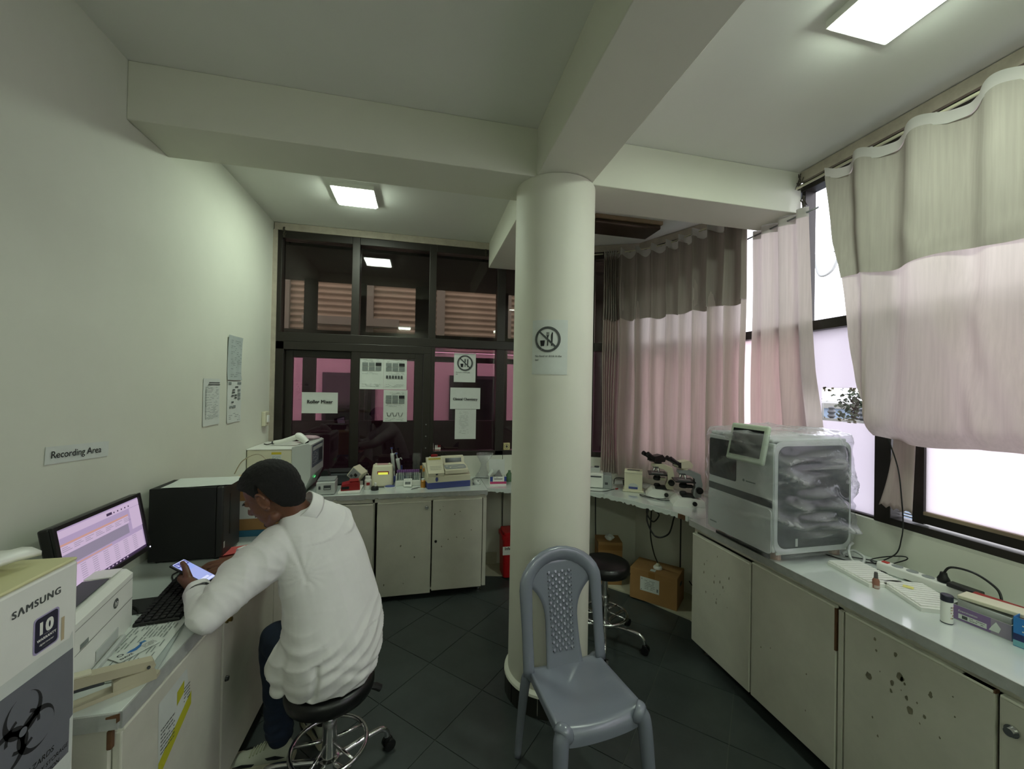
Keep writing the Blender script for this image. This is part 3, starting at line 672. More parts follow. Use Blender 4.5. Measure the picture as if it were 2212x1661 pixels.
ch = thing('plastic_chair', 'grey moulded plastic chair with woven-look back in front of the column', 'chair', (.70, 1.615, 0), math.radians(6.5))
def seatf(u, v):
    # u across, v front(0)->back(1); ends roll over into a lip
    x = (u - .5) * 2; wd = .192 - .014 * v; yy = -.178 + .36 * v; z = .425
    z -= .017 * math.exp(-((x / .62) ** 2)) * math.sin(PI * min(1, max(0, v * 1.05))) ; z += .012 * (abs(x) ** 6)
    if v < .12: q = (.12 - v) / .12; z -= .03 * q * q; yy += .010 * q
    yy -= .016 * (1 - x * x) * (1 - v)
    return V((x * wd, yy, z))
bm = NB(); A = grid(bm, seatf, 28, 24)
def skirt(vs, dz, inn):
    prev = vs
    for k in (1, 2, 3):
        nw = [bm.verts.new(v.co + V((0, 0, -dz * k / 3)) + V((-v.co.x, -v.co.y, 0)) * (-inn * math.sin(k / 3 * PI * .5))) for v in vs]
        for a, b, c, d_ in zip(prev, prev[1:], nw[1:], nw): bm.faces.new((a, b, c, d_))
        prev = nw
loop = [A[i][0] for i in range(29)] + [A[28][j] for j in range(1, 25)] + [A[i][24] for i in range(27, -1, -1)] + [A[0][j] for j in range(23, 0, -1)]
skirt(loop + [loop[0]], .034, .02)
obj('seat', bm, chair_m, ch, 2)
for sx in (-1, 1):
    for sy, top in ((-1, -.155), (1, .165)):
        bm = NB(); P = [V((sx * .158, top - sy * .004, .412)), V((sx * .172, top + sy * .010, .404)), V((sx * .187, top + sy * .022, .37)), V((sx * .198, top + sy * .04, .2)), V((sx * .207, top + sy * .058, .002))]
        pts = spline(P, 6); n = len(pts); r0 = [(.038 if sy < 0 else .03) + .008 * math.sin(PI * min(1, i / (n * .35))) - .014 * i / n for i in range(n)]
        tube(bm, pts, r0, 14, flat=.9, up=(0, 1, 0)); obj('leg', bm, chair_m, ch, 2)
def backc(s, z):   # back plane: y leans rearwards with height
    return V((s, .168 + .085 * ((z - .42) / .5) + .035 * (s / .19) ** 2 * -.9 + .012, z))
ar = []
for k in range(41):
    q = k / 40
    if q < .33: s, z = -.186 + .004 * q, .42 + q / .33 * .36
    elif q > .67: s, z = .186 - .004 * (1 - q), .42 + (1 - q) / .33 * .36
    else: a = PI * (1 - (q - .33) / .34); s, z = .184 * math.cos(a), .78 + .125 * math.sin(a)
    ar.append(backc(s, z))
bm = NB()
tw = [.027 + .012 * max(0, 1 - abs(k - 20) / 13) for k in range(41)]
tube(bm, ar, tw, 12, flat=.55, up=(0, 1, .15)); obj('back_frame', bm, chair_m, ch, 2)
FIX = [0]
def splat(u, v):
    z = .405 + .478 * v; hw = .078 + .016 * (1 - v) ** 3 + .012 * v * v; arc = .180 * math.sqrt(max(0, 1 - (max(0, z - .78) / .125) ** 2)); k_ = min(1, max(0, (z - .60) / .20)); k_ = k_ ** 2.6; hw += (arc - hw) * k_
    hw = hw if not FIX[0] else .078 + .02 * v; p = backc((u - .5) * 2 * hw, z); p.y += .004 - .018 * (1 - v) ** 6 ; return p
obj('back_splat', sheet(NB(), splat, 10, 24, (0, -1, 0), -.009), chair_m, ch, 2)
FIX[0] = 1; bm = NB(); nr, ncol = 21, 7
for i in range(nr):
    for j in range(ncol):
        v0 = .15 + .74 * i / nr; dv = .74 / nr; u0 = .17 + .66 * j / ncol; du = .66 / ncol; hor = (i + j) % 2
        ua, ub, va, vb = (u0 - du * .12, u0 + du * 1.05, v0 + dv * .2, v0 + dv * .80) if hor else (u0 + du * .22, u0 + du * .76, v0 - dv * .1, v0 + dv * 1.08)
        mid = V((0, -.0135, 0)); e = V((0, -.0094, 0))
        if hor: q = [splat(ua, va) + e, splat((ua + ub) / 2, va) + mid, splat(ub, va) + e, splat(ub, vb) + e, splat((ua + ub) / 2, vb) + mid, splat(ua, vb) + e]; vs = [bm.verts.new(p) for p in q]; bm.faces.new((vs[0], vs[1], vs[4], vs[5])); bm.faces.new((vs[1], vs[2], vs[3], vs[4]))
        else: q = [splat(ua, va) + e, splat(ua, (va + vb) / 2) + mid, splat(ua, vb) + e, splat(ub, vb) + e, splat(ub, (va + vb) / 2) + mid, splat(ub, va) + e]; vs = [bm.verts.new(p) for p in q]; bm.faces.new((vs[0], vs[1], vs[4], vs[5])); bm.faces.new((vs[1], vs[2], vs[3], vs[4]))
plabel(stuff(obj('weave', bm, chair_m, ch)), 'raised basket-weave moulding')
bm = NB()
for i in range(nr):
    for j in range(ncol + 1):
        u, v = .17 + .66 * j / ncol, .15 + .74 * (i + .5) / nr
        flat(bm, lambda a, b, h=0: splat(a, b) + V((0, -.0098, 0)), [RC(u - .014, v - .006, u + .014, v + .006)], 0)
stuff(obj('weave_holes', bm, black_m, ch))
# ================================================================== curtains
def path_sampler(P):
    P = [V((p[0], p[1], 0)) for p in P]; P = spline([(p.x, p.y, 0) for p in P], 10); L = [0]
    for a, b in zip(P, P[1:]): L.append(L[-1] + (b - a).length)
    def f(s):
        s = min(max(s, 0), L[-1] - 1e-6); i = max(k for k in range(len(L)) if L[k] <= s); i = min(i, len(P) - 2); t = (s - L[i]) / (L[i + 1] - L[i])
        d = (P[i + 1] - P[i]).normalized(); return P[i].lerp(P[i + 1], t), V((d.y, -d.x, 0))
    return f, L[-1]
def drape(path, phase, amp, z0, z1, nu, nv, extra=None, off=0., sharp=.8, pleat=0):
    """path: callable s01,z -> (point, inward normal); phase(u): fold phase; amp(u, v)"""
    def f(u, v):
        zt = z1(u) if callable(z1) else z1; zb = z0(u) if callable(z0) else z0; z = zt + (zb - zt) * v
        p, n = path(u, z); ph = phase(u) * 2 * PI; w = math.sin(ph) + .22 * math.sin(2 * ph + .7)
        w = math.copysign(abs(w) ** sharp, w)
        if pleat and u > pleat: t = phase(u) % 1.0; w = 1.75 * math.exp(-((t - .3) / .13) ** 2) - .75 + .25 * math.sin(2 * PI * t)
        p = p + n * (amp(u, v) * w + off); p = V((p.x, p.y, z))
        return p + extra(u, v, z) if extra else p
    return grid(NB_, f, nu, nv)
def drape_obj(name, m, parent, *a, **k):
    global NB_; NB_ = NB(); drape(*a, **k); return obj(name, NB_, m, parent, 2)
C1 = [(1.655, 3.47), (1.70, 3.445), (1.79, 3.39), (1.88, 3.31), (1.97, 3.22), (2.075, 3.06), (2.12, 2.86), (2.165, 2.68), (2.215, 2.50), (2.235, 2.375)]
f1, L1 = path_sampler(C1)
cu = thing('curtain', 'long beige curtain with upper layer toned darker as shade along the curved corner window', 'curtain', (0, 0, 0))
G1 = .17
ph1 = lambda u: (6 * u / G1) if u < G1 else 6 + (u - G1) / (1 - G1) * 8.4
amp1 = lambda u, v: (.022 if u < G1 else .034 + .006 * math.sin(9 * u)) * (1 + .25 * v * math.sin(7 * u + 1))
# the gathered left end takes little rod length
def p1(u, z):
    s = u / G1 * .125 if u < G1 else .125 + (u - G1) / (1 - G1) * (L1 - .125)
    return f1(s)
wob = lambda u, v, z: V((.008 * math.sin(5 * z + 20 * u), .008 * math.sin(4 * z + 14 * u), 0)) * v
top1 = lambda u: 3.012 + .014 * math.sin(2 * PI * ph1(u))
drape_obj('cloth', cur_m, cu, p1, ph1, amp1, .935, lambda u: top1(u) - .003, 260, 24, wob, pleat=G1)
drape_obj('valance', curv1_m, cu, p1, ph1, amp1, lambda u: 2.365 + .012 * math.sin(40 * u), lambda u: top1(u) - .06, 260, 24, wob, off=.011, pleat=G1)
drape_obj('header_tape', curh_m, cu, p1, ph1, amp1, lambda u: top1(u) - .068, top1, 260, 3, wob, off=.0155, pleat=G1)
def rod(pts, r, m, label, ends=()):
    t = thing('curtain_rod', label, 'curtain rod', pts[0]); o = V(pts[0])
    obj('rod', tube(NB(), [V(p) - o for p in pts], r, 8), m, t, 2)
    for e in ends: obj('hook', tube(NB(), spline([V(e) - o + V(q) for q in ((.0, 0, .012), (.03, 0, .03), (.055, 0, .02), (.06, 0, -.004))], 4), .0035, 6), white_m, t, 2)
    return t
rod([tuple(f1(s)[0] + V((0, 0, 3.0))) for s in [0, .15, .3, .45, .6, .75, .9, 1.05, 1.2, L1]], .0065, cream_m, 'thin cream curtain rod bent around the corner window')
bpy.data.objects['curtain_rod'].children[0]  # (kept simple: one rod tube)
rod([(.95, 3.74, 2.99), (1.25, 3.70, 3.0), (1.648, 3.475, 3.0)], .0065, cream_m, 'cream curtain rod end showing beside the column')
# second curtain under the beam
cu = thing('curtain', 'narrow pale curtain hanging under the beam end beside the bare pane', 'curtain', (0, 0, 0))
def yR2(z): return float(np.interp(z, [1.4, 1.61, 1.855, 2.135, 2.417, 2.79], [1.85, 1.875, 1.912, 1.939, 1.955, 1.966]))
def p2(u, z): yl = 2.372; return V((2.282, yl + (yR2(z) - yl) * u, 0)), V((-1, 0, 0))
ph2 = lambda u: 3.1 * u + .45
drape_obj('cloth', cur_m, cu, p2, ph2, lambda u, v: .030 + .008 * v, 1.38, 2.855, 110, 22, lambda u, v, z: V((.004 * math.sin(6 * z), .0, 0)))
drape_obj('header_tape', curh_m, cu, p2, ph2, lambda u, v: .030, 2.80, 2.86, 110, 3, off=.004)
rod([(2.275, 2.46, 2.825), (2.275, 1.90, 2.825)], .006, steel_m, 'dark short curtain rod under the beam end', ())
# large right-hand curtain with a tucked-up hem
cu = thing('curtain', 'wide pale curtain with green-grey upper layer pulled up over the right window', 'curtain', (0, 0, 0))
def yL3(z): return float(np.interp(z, [1.40, 1.50, 1.56, 1.66, 1.76, 1.88, 2.03, 2.15, 2.37, 2.56, 2.79, 2.96], [1.50, 1.52, 1.565, 1.583, 1.617, 1.645, 1.677, 1.69, 1.722, 1.769, 1.795, 1.818]))
YE = .30
def p3(u, z): yl = yL3(z); return V((2.245, (yl + (1.586 - yl) * u / .14) if u < .14 else 1.586 + (YE - 1.586) * (u - .14) / .86, 0)), V((-1, 0, 0))
def ph3(u): return (.30 + 1.15 * u / .14) if u < .14 else 1.45 + (u - .14) / .86 * (1.286 / .268)
def saw(u, v):
    return (.026 if u < .14 else .030) * (1 - .35 * v)
top3 = lambda u: 2.992 + .020 * max(-.75, math.sin(2 * PI * ph3(u) + .4))
hed3 = lambda u: top3(u) - .055
def hem3(u): return 1.49 + (.0 if u < .14 else -.012 * math.sin((u - .14) * 6)) + .012 * math.sin(17 * u) + max(0, .14 - u) * .9
def ex3(u, v, z):
    y = p3(u, z)[0].y; d = V((0, 0, 0))
    k = (y - (1.13 + .30 * (z - 1.5))) / .05; d.x -= .03 * math.exp(-k * k) * min(1, v * 1.6) * v   # diagonal drag fold
    k = (y - (1.00 + .22 * (z - 1.5) + .22 * (z - 1.5) ** 2)) / .05; d.x -= .035 * math.exp(-k * k) * v * v
    d.x -= .05 * v ** 3; 
    if v > .93: q = (v - .93) / .07; d.x += .075 * q * q; d.z += .012 * q
    d.x += .003 * noise.noise(V((y * 9, z * 9, 0)))
    return d
drape_obj('cloth', cur_m, cu, p3, ph3, saw, hem3, lambda u: top3(u) - .003, 220, 60, ex3, sharp=.9)
def exv(u, v, z):
    y = p3(u, z)[0].y; return ex3(u, v * .42, z) + V((-.004 * math.sin(60 * z + 20 * y) * max(0, v - .6) - .006 * v, 0, 0))
drape_obj('valance', curv_m, cu, p3, ph3, saw, lambda u: 2.35 + .012 * math.sin(23 * u) - .03 * u, lambda u: hed3(u) + .006, 220, 30, exv, off=.007, sharp=.9)
drape_obj('header_tape', curh_m, cu, p3, ph3, saw, hed3, top3, 220, 3, None, .011, .9)
rod([(2.25, 2.02, 2.99), (2.25, .2, 2.99)], .0075, cream_m, 'long cream curtain rod above the right window', [(2.25, y, 2.99) for y in (1.62, 1.35, 1.09)])
# loose end of cloth below the hem, with a thin wire running down it
def strip(u, v):
    z = 1.52 - .36 * v; yl = 1.515 + .05 * v * v; yr = 1.415 + .012 * v; y = yl + (yr - yl) * u
    return V((2.285 + .012 * math.sin(u * 5 + 1) - .018 * v * (1 - u), y, z + .008 * math.sin(23 * u) * v))
tag(obj('cloth_strip', sheet(NB(), strip, 14, 16, (-1, 0, 0), .002), cur_m, None, 2), 'loose narrow cloth end hanging below the wide curtain on the dark post', 'cloth')
cable('hanging_wire', [(2.262, 1.515, 1.50), (2.258, 1.47, 1.36), (2.262, 1.455, 1.2), (2.27, 1.455, 1.10), (2.30, 1.48, 1.02), (2.31, 1.51, .93), (2.25, 1.56, .866)], .003, black_m, 'thin black wire running down over the loose cloth end to the worktop')

# ================================================================== papers and signs
def paper(name, label, cat, fr, w, h, m=paper_m, curl=.003, seed=1, dog=None):
    def f(u, v): return fr(u * w, v * h, .0015 + curl * (abs(math.sin(seed + 3 * u + 2 * v)) * .4 + (2 * abs(v - .5)) ** 4 * .6 * (1 if (seed % 2) else .3)))
    n = fr(0, 0, 1) - fr(0, 0, 0)
    return tag(obj(name, sheet(NB(), f, 8, 8, n, .0008), m, None, True), label, cat)
def pr(name, parent, fr, polys, m, h=.006):
    o = obj(name, flat(NB(), fr, polys, h), m, parent)
    if len(polys) > 1 and name != 'cup' and name != 'fork': o['kind'] = 'stuff'
    return o
LWF = lambda y, z: FR((-1.2795, y, z), (0, 1, 0), (0, 0, 1))
BKF = lambda x, y, z: FR((x, y, z), (1, 0, 0), (0, 0, 1))
# recording area strip
fr = LWF(1.714, 1.402); fr = FR((-1.2795, 1.714, 1.420), (0, 1, -.06), (0, .06, 1))
o = paper('area_sign', 'small strip reading Recording Area taped on the left wall', 'sign', fr, .29, .062, paper_m, .001, 2)
text('lettering', 'Recording Area', .036, fr, ink_m, o, .135, .02, 'c', .008, .004)
# three notices on the left wall
fr = LWF(2.735, 1.452); o = paper('wall_notice', 'printed form with grey header on the left wall, lowest of three', 'notice', fr, .20, .29, paper_m, .004, 1)
pr('print', o, fr, [RC(.06, .262, .19, .268), RC(.05, .25, .195, .256)], inkd_m); pr('print', o, fr, lines2(26, .02, .18, .235, .0078, .0022, 2, .5), inkg_m); pr('rule', o, fr, [RC(.025, .04, .029, .235)], inkg_m)
fr = LWF(3.03, 1.737); o = paper('wall_notice', 'crumpled pencil-marked sheet on the left wall, topmost of three', 'notice', fr, .212, .305, paperd_m, .010, 3)
pr('print', o, fr, lines2(20, .03, .19, .27, .013, .0035, 6, .6), inkg_m, .012)
fr = LWF(3.038, 1.444); o = paper('wall_notice', 'flow chart sheet with small grey boxes on the left wall', 'notice', fr, .21, .285, paper_m, .004, 1)
pr('print', o, fr, [RC(.11, .24, .155, .25), RC(.07, .22, .105, .23), RC(.065, .203, .105, .213), RC(.055, .18, .09, .19), RC(.10, .183, .135, .193), RC(.10, .166, .135, .176), RC(.055, .135, .09, .145)], inkd_m)
pr('print', o, fr, [RC(.15, .215, .19, .23), RC(.15, .175, .19, .205), RC(.15, .155, .19, .17), RC(.03, .10, .07, .115), RC(.08, .10, .12, .118), RC(.01, .262, .05, .28), RC(.14, .262, .20, .28)], inkg_m); pr('print', o, fr, lines2(5, .02, .19, .06, .012, .003, 4, .5), inkg_m)
# door papers
fr = BKF(-1.043, 3.885, 1.458); o = paper('area_sign', 'sheet reading Roller Mixer taped on the left sliding door', 'sign', fr, .30, .188, paper_m, .005, 3)
text('lettering', 'Roller Mixer', .042, fr, ink_m, o, .152, .09, 'c', .0, .008, heavy=.03)
NT = []
def figs(o, fr, seed, w, cups):
    r_ = random.Random(seed); P = []; D = []; K = []
    for i in range(3):
        x = .02 + i * .058
        for j, y in enumerate((.215, .175)):
            (K if (i == 2 and j == 0) else D if r_.random() < .4 else P).append(RC(x, y, x + .05, y + .028)); D.append(RC(x, y - .006, x + .05, y - .001))
    pr('picture', o, fr, P, inkg_m, .007); pr('picture', o, fr, D, inkg_m, .007); pr('picture', o, fr, K, ink_m, .008)
    if cups == 1:
        pr('picture', o, fr, [RC(.022 + k * .026, .10, .040 + k * .026, .128) for k in range(6)], inkd_m, .007)
    if cups == 2:
        for k in range(3):
            x = .03 + k * .05; pr('cup', o, fr, [[(x, .085), (x + .01, .05), (x + .014, .05), (x + .006, .085)], [(x + .04, .085), (x + .028, .05), (x + .032, .05), (x + .044, .085)], RC(x + .01, .05, x + .03, .053)], ink_m, .007)
    pr('print', o, fr, lines2(3, .03, .18, .268, .009, .002, seed, .4) + lines2(3, .02, .18, .045 if cups != 2 else .03, .010, .002, seed + 1, .4) + lines2(2, .02, .18, .15, .010, .002, seed + 2, .4), inkg_m, .007)
fr = BKF(-.553, 3.8395, 1.683); o = paper('instruction_sheet', 'instruction sheet with folded corner at the upper left of three on the door', 'notice', fr, .206, .28, paper_m, .006, 1); figs(o, fr, 2, 0, 0)
fr = BKF(-.346, 3.8395, 1.683); o = paper('instruction_sheet', 'instruction sheet with row of small grey cartons, upper right on the door', 'notice', fr, .206, .28, paper_m, .004, 3); figs(o, fr, 7, 0, 1)
fr = BKF(-.342, 3.839, 1.385); o = paper('instruction_sheet', 'instruction sheet with three drawn cups, lowest on the sliding door', 'notice', fr, .212, .293, paper_m, .004, 1); figs(o, fr, 9, 0, 2)
def nofood(o, fr, cx, cy, R_, m, h):
    p = ring2(cx, cy, R_ * .82, R_); a = math.radians(-43); c, s = math.cos(a), math.sin(a); t = R_ * .07; q = R_ * .85
    for k in range(16):
        e0, e1 = -q + 2 * q * k / 16, -q + 2 * q * (k + 1) / 16
        p.append([(cx + c * e0 + s * t, cy + s * e0 - c * t), (cx + c * e1 + s * t, cy + s * e1 - c * t), (cx + c * e1 - s * t, cy + s * e1 + c * t), (cx + c * e0 - s * t, cy + s * e0 + c * t)])
    pr('ban_ring', o, fr, p, m, h)
    r = R_; pr('cup', o, fr, [[(cx - .58 * r, cy - .08 * r), (cx - .52 * r, cy - .52 * r), (cx - .26 * r, cy - .52 * r), (cx - .20 * r, cy - .08 * r)]], ink_m, h - .0004)
    pr('fork', o, fr, [RC(cx - .03 * r, cy - .5 * r, cx + .05 * r, cy + .2 * r), [(cx - .09 * r, cy + .3 * r), (cx - .03 * r, cy + .18 * r), (cx + .05 * r, cy + .18 * r), (cx + .11 * r, cy + .3 * r)]] + [RC(cx + k * r, cy + .28 * r, cx + (k + .04) * r, cy + .56 * r) for k in (-.09, -.01, .07)], ink_m, h - .0004)
    pr('knife', o, fr, [[(cx + .27 * r, cy - .5 * r), (cx + .37 * r, cy - .5 * r), (cx + .40 * r, cy + .5 * r), (cx + .34 * r, cy + .58 * r), (cx + .27 * r, cy + .35 * r)]], ink_m, h - .0004)
fr = BKF(.298, 3.867, 1.765); o = paper('ban_sign', 'no food or drink sheet on the back window above Clinical Chemistry', 'sign', fr, .21, .28, paper_m, .002, 2)
nofood(o, fr, .105, .185, .076, inkd_m, .006); text('lettering', 'No food or drink in the', .014, fr, ink_m, o, .02, .09, 'l', .005, .005); text('lettering', 'lab!', .014, fr, ink_m, o, .02, .072, 'l', .005, .005)
fr = BKF(.268, 3.867, 1.505); o = paper('area_sign', 'sheet reading Clinical Chemistry on the back window', 'sign', fr, .29, .206, paper_m, .004, 3)
text('lettering', 'Clinical Chemistry', .032, fr, ink_m, o, .145, .085, 'c', .0, .007, heavy=.03)
fr = BKF(.317, 3.867, 1.215); o = paper('window_notice', 'faint handwritten sheet hanging below Clinical Chemistry on the back window', 'notice', fr, .203, .287, paper_m, .004, 1)
pr('print', o, fr, lines2(17, .04, .13, .26, .013, .002, 12, .5), inkg_m)
# sign wrapped on the column
def colf(u, v, h=0): a = math.radians(-118) + (u - .075) / .2285; return V((.74 + (.2285 + h) * math.cos(a), 2.21 + (.2285 + h) * math.sin(a), 1.793 + v))
o = paper('ban_sign', 'no food or drink sheet under clear tape on the round column', 'sign', colf, .19, .288, paper_m, .0015, 2)
nofood(o, colf, .085, .185, .068, inkd_m, .0045); text('lettering', 'No food or drink in the', .0145, colf, ink_m, o, .02, .092, 'l', .006, .004); text('lettering', 'lab!', .0145, colf, ink_m, o, .02, .072, 'l', .006, .004)
# wall switch
sw = thing('wall_switch', 'small cream surface switch at the end of the left wall', 'switch', (-1.28, 3.685, 1.425))
obj('back_box', B2(.0005, .03, -.045, .045, -.06, .06, .006), cream_m, sw); obj('rocker', B2(.0305, .04, -.022, .022, -.03, .03, .004), white_m, sw)
# ================================================================== recording desk
# refrigerator at the near left
fg = thing('refrigerator', 'tall white refrigerator with warranty sticker and biohazard poster at near left', 'refrigerator', (-1.03, .88, 0))
obj('body', B2(-.245, .205, -.26, .262, .03, 1.285, .012), white_m, fg)
dr = obj('door', B2(.208, .248, -.26, .264, .05, 1.296, .006), white_m, fg)
plabel(obj('top_cap', B2(-.245, .247, -.26, .263, 1.2965, 1.304, .003), mat('fridge_cream_top', '#cfcb9c', .5), fg), 'cream top panel')
for x in (-.2, .2):
    for y in (-.22, .22): obj('foot', cyl(NB(), (x, y, .0005), (x, y, .0295), .02), black_m, fg)
fr = FR((.248, .264, 1.296), (0, 1, 0), (0, 0, 1))   # u<0 towards the camera, v<0 downwards
text('lettering', 'S\u039bMSUNG', .0205, fr, inkd_m, dr, -.1015, -.0545, 'c', .0, .0006, 1.06, 1.16, heavy=.035)
st = obj('sticker', flat(NB(), fr, [rrect(.061, .077, .008, 5, -.0795, -.120)], .0006), mat('sticker_lilac', '#a99fc4', .5), dr)
obj('sticker_face', flat(NB(), fr, [rrect(.054, .071, .007, 5, -.0795, -.120)], .0009), mat('sticker_navy', '#1c1a34', .5), st)
text('lettering', '10', .036, fr, white_m, st, -.080, -.1205, 'c', .0, .0013, 1.0, 1.08, heavy=.05); text('lettering', 'YEARS', .0035, fr, white_m, st, -.0795, -.1255, 'c', 0, .0013, 1, 1.6)
text('lettering', 'WARRANTY', .0078, fr, white_m, st, -.0795, -.1345, 'c', .0, .0013, 1.0, 1.05, heavy=.04); text('lettering', 'digital inverter', .0058, fr, white_m, st, -.0795, -.1445, 'c', .012, .0013, shear=.2); text('lettering', 'compressor', .0038, fr, inkg_m, st, -.0795, -.151, 'c', 0, .0013)
obj('tape_mark', flat(NB(), fr, [RC(-.043, -.165, -.035, -.113)], .0006), mat('tape_tan', '#b8a888', .6), dr)
po = obj('poster', flat(NB(), fr, [[(-.36, -.176), (-.091, -.168), (-.021, -.172), (-.013, -.160), (-.010, -.20), (-.006, -.36), (-.010, -.60), (-.36, -.60)]], .0008), paper_m, dr)
obj('poster_field', flat(NB(), fr, [[(-.36, -.197), (-.011, -.200), (-.0065, -.358), (-.015, -.362), (-.016, -.437), (-.36, -.447)]], .0012), post_m, po)
bz = []; bcx, bcy, BR = -.128, -.297, .043
def crescent(cx, cy, a):
    o = []; R1, R2, d = BR * .98, BR * .78, BR * .34; n = 26
    ox, oy = cx + math.cos(a) * BR * .80, cy + math.sin(a) * BR * .80; t0 = .42
    for i in range(n):
        A0, A1 = a + t0 + (2 * PI - 2 * t0) * i / n, a + t0 + (2 * PI - 2 * t0) * (i + 1) / n
        P = lambda r, q, sh: (ox + math.cos(a) * sh + r * math.cos(q), oy + math.sin(a) * sh + r * math.sin(q))
        o.append([P(R1, A0, 0), P(R2, A0, d * .62), P(R2, A1, d * .62), P(R1, A1, 0)])
    return o
for k in range(3): bz += crescent(bcx, bcy, PI / 2 + 2 * PI * k / 3)
for k in range(3):
    a = PI / 2 + 2 * PI * k / 3 + PI / 3; bz += ring2(bcx, bcy, BR * .72, BR * .88, a - PI / 3 + .42, a + PI / 3 - .42, 10)
plabel(stuff(obj('biohazard_mark', flat(NB(), fr, bz, .0016), ink_m, po)), 'black biohazard symbol')
plabel(obj('mark_centre', flat(NB(), fr, [disc2(bcx, bcy, BR * .2)], .002), post_m, po), 'grey centre of the symbol')
text('lettering', 'BIOHAZARDS', .0165, fr, ink_m, po, -.056, -.398, 'r', .012, .0018, shear=.15); text('lettering', 'LABORATORY STORAGE', .0125, fr, ink_m, po, -.020, -.419, 'r', .01, .0018, shear=.15); text('lettering', 'SECTION', .0125, fr, ink_m, po, -.042, -.436, 'r', .01, .0018, shear=.15)
# folded plastic sheet on the refrigerator
def fold(u, v):
    y = .62 + .50 * u; xf = -.80 - .27 * u ** 1.5 if 0 else -.835 - .10 * (1 - u); x = -1.2 + (xf + 1.2) * v; z = 1.318 + .006 * v + .028 * (1 - v) ** 1.5 + .010 * math.sin(7 * u + 5 * v) ** 2 + .016 * math.exp(-((v - .55 + .1 * u) / .12) ** 2) + .012 * math.exp(-((v - .93) / .06) ** 2); return V((x, y, z))
tag(obj('plastic_tray', sheet(NB(), fold, 22, 20, (0, 0, 1), .010), white_m, None, 2), 'crumpled white plastic packing lid lying on the refrigerator', 'packing')
tag(obj('box_lid', B((-1.05, .93, 1.379), (.20, .18, .03), .012, rz=.15), mat('pale_green_white', '#b9c2ae', .6), None), 'pale box lid behind the packing sheet on the refrigerator', 'lid')

# monitor
ma, mt = math.radians(92.9), .182
mo = thing('monitor', 'black monitor with lilac spreadsheet on screen against the left wall', 'monitor', (-1.10, 1.728, TOP), ma - 0)
Rm = Matrix.Rotation(-mt, 3, 'X')   # local: x along width, -y outward normal, z up; tilted back
cz = 1.141 - TOP; Mv = lambda p: Rm @ V(p) + V((0, 0, cz))
def mobox(x0, x1, y0, y1, z0, z1, bev=0.): return box(NB(), Mv(((x0 + x1) / 2, (y0 + y1) / 2, (z0 + z1) / 2)), (x1 - x0, y1 - y0, z1 - z0), bev, R=Rm)
obj('casing', mobox(-.2165, .2165, .001, .032, -.119, .119, .006), black_m, mo)
bz_ = NB()
for a in ((-.2165, -.202, -.119, .119), (.202, .2165, -.119, .119), (-.202, .202, .105, .119), (-.202, .202, -.119, -.101)): box(bz_, Mv(((a[0] + a[1]) / 2, -.004, (a[2] + a[3]) / 2)), (a[1] - a[0], .0095, a[3] - a[2]), .002, R=Rm)
obj('bezel', bz_, black_m, mo); sc_ = obj('screen', mobox(-.202, .202, -.001, .0005, -.101, .105), screen_m, mo)
fr = FR(Mv((-.202, -.0012, -.101)), Rm @ V((1, 0, 0)), Rm @ V((0, 0, 1))); SW, SH = .404, .206
def sr(n, m, ps, h=.0006): o = obj(n, flat(NB(), fr, [RC(a * SW, b * SH, c * SW, d * SH) for a, b, c, d in ps], h), m, sc_); o['kind'] = 'stuff' if len(ps) > 1 else 'thing'; return o
sr('toolbar', screenw_m, [(.0, .86, 1, .97)]); sr('orange_bar', screeno_m, [(.0, .735, .82, .765)]); sr('rows', screenw_m, [(0, .60, .82, .73)]); sr('side_panel', screenw_m, [(.85, .45, 1, .85)])
sr('grey_area', screeng_m, [(.0, .42, .80, .595)]); sr('orange_bar', screeno_m, [(.1, .375, .55, .395)]); sr('lower_rows', screenw_m, [(.02, .05, .98, .36)]); sr('taskbar', screend_m, [(0, 0, 1, .045)])
sr('icons', screend_m, [(.55, .885, .62, .93)] + [(.64 + .05 * k, .89, .655 + .05 * k, .915) for k in range(5)], .001); sr('task_icons', screenw_m, [(.3 + .05 * k, .012, .318 + .05 * k, .034) for k in range(9)], .001)
sr('print', screeng_m, [(.03 + .12 * (k % 7), .70 - .028 * (k // 7), .09 + .12 * (k % 7) + .02 * (k % 3), .708 - .028 * (k // 7)) for k in range(21)] + [(.04 + .13 * (k % 7), .33 - .035 * (k // 7), .10 + .13 * (k % 7), .338 - .035 * (k // 7)) for k in range(56)], .001)
obj('power_light', cyl(NB(), Mv((.208, -.0105, -.108)), Mv((.208, -.0088, -.108)), .0025, seg=10), ledw_m, mo)
obj('neck', box(box(NB(), (0, .05, .09), (.07, .025, .165), .006), (0, .045, .17), (.08, .03, .05), .006), black_m, mo); obj('stand_base', lathe(NB(), [(.10, .001), (.10, .010), (.06, .014), (0, .016)], 32, (0, .05, 0), 1.1, .8), black_m, mo)

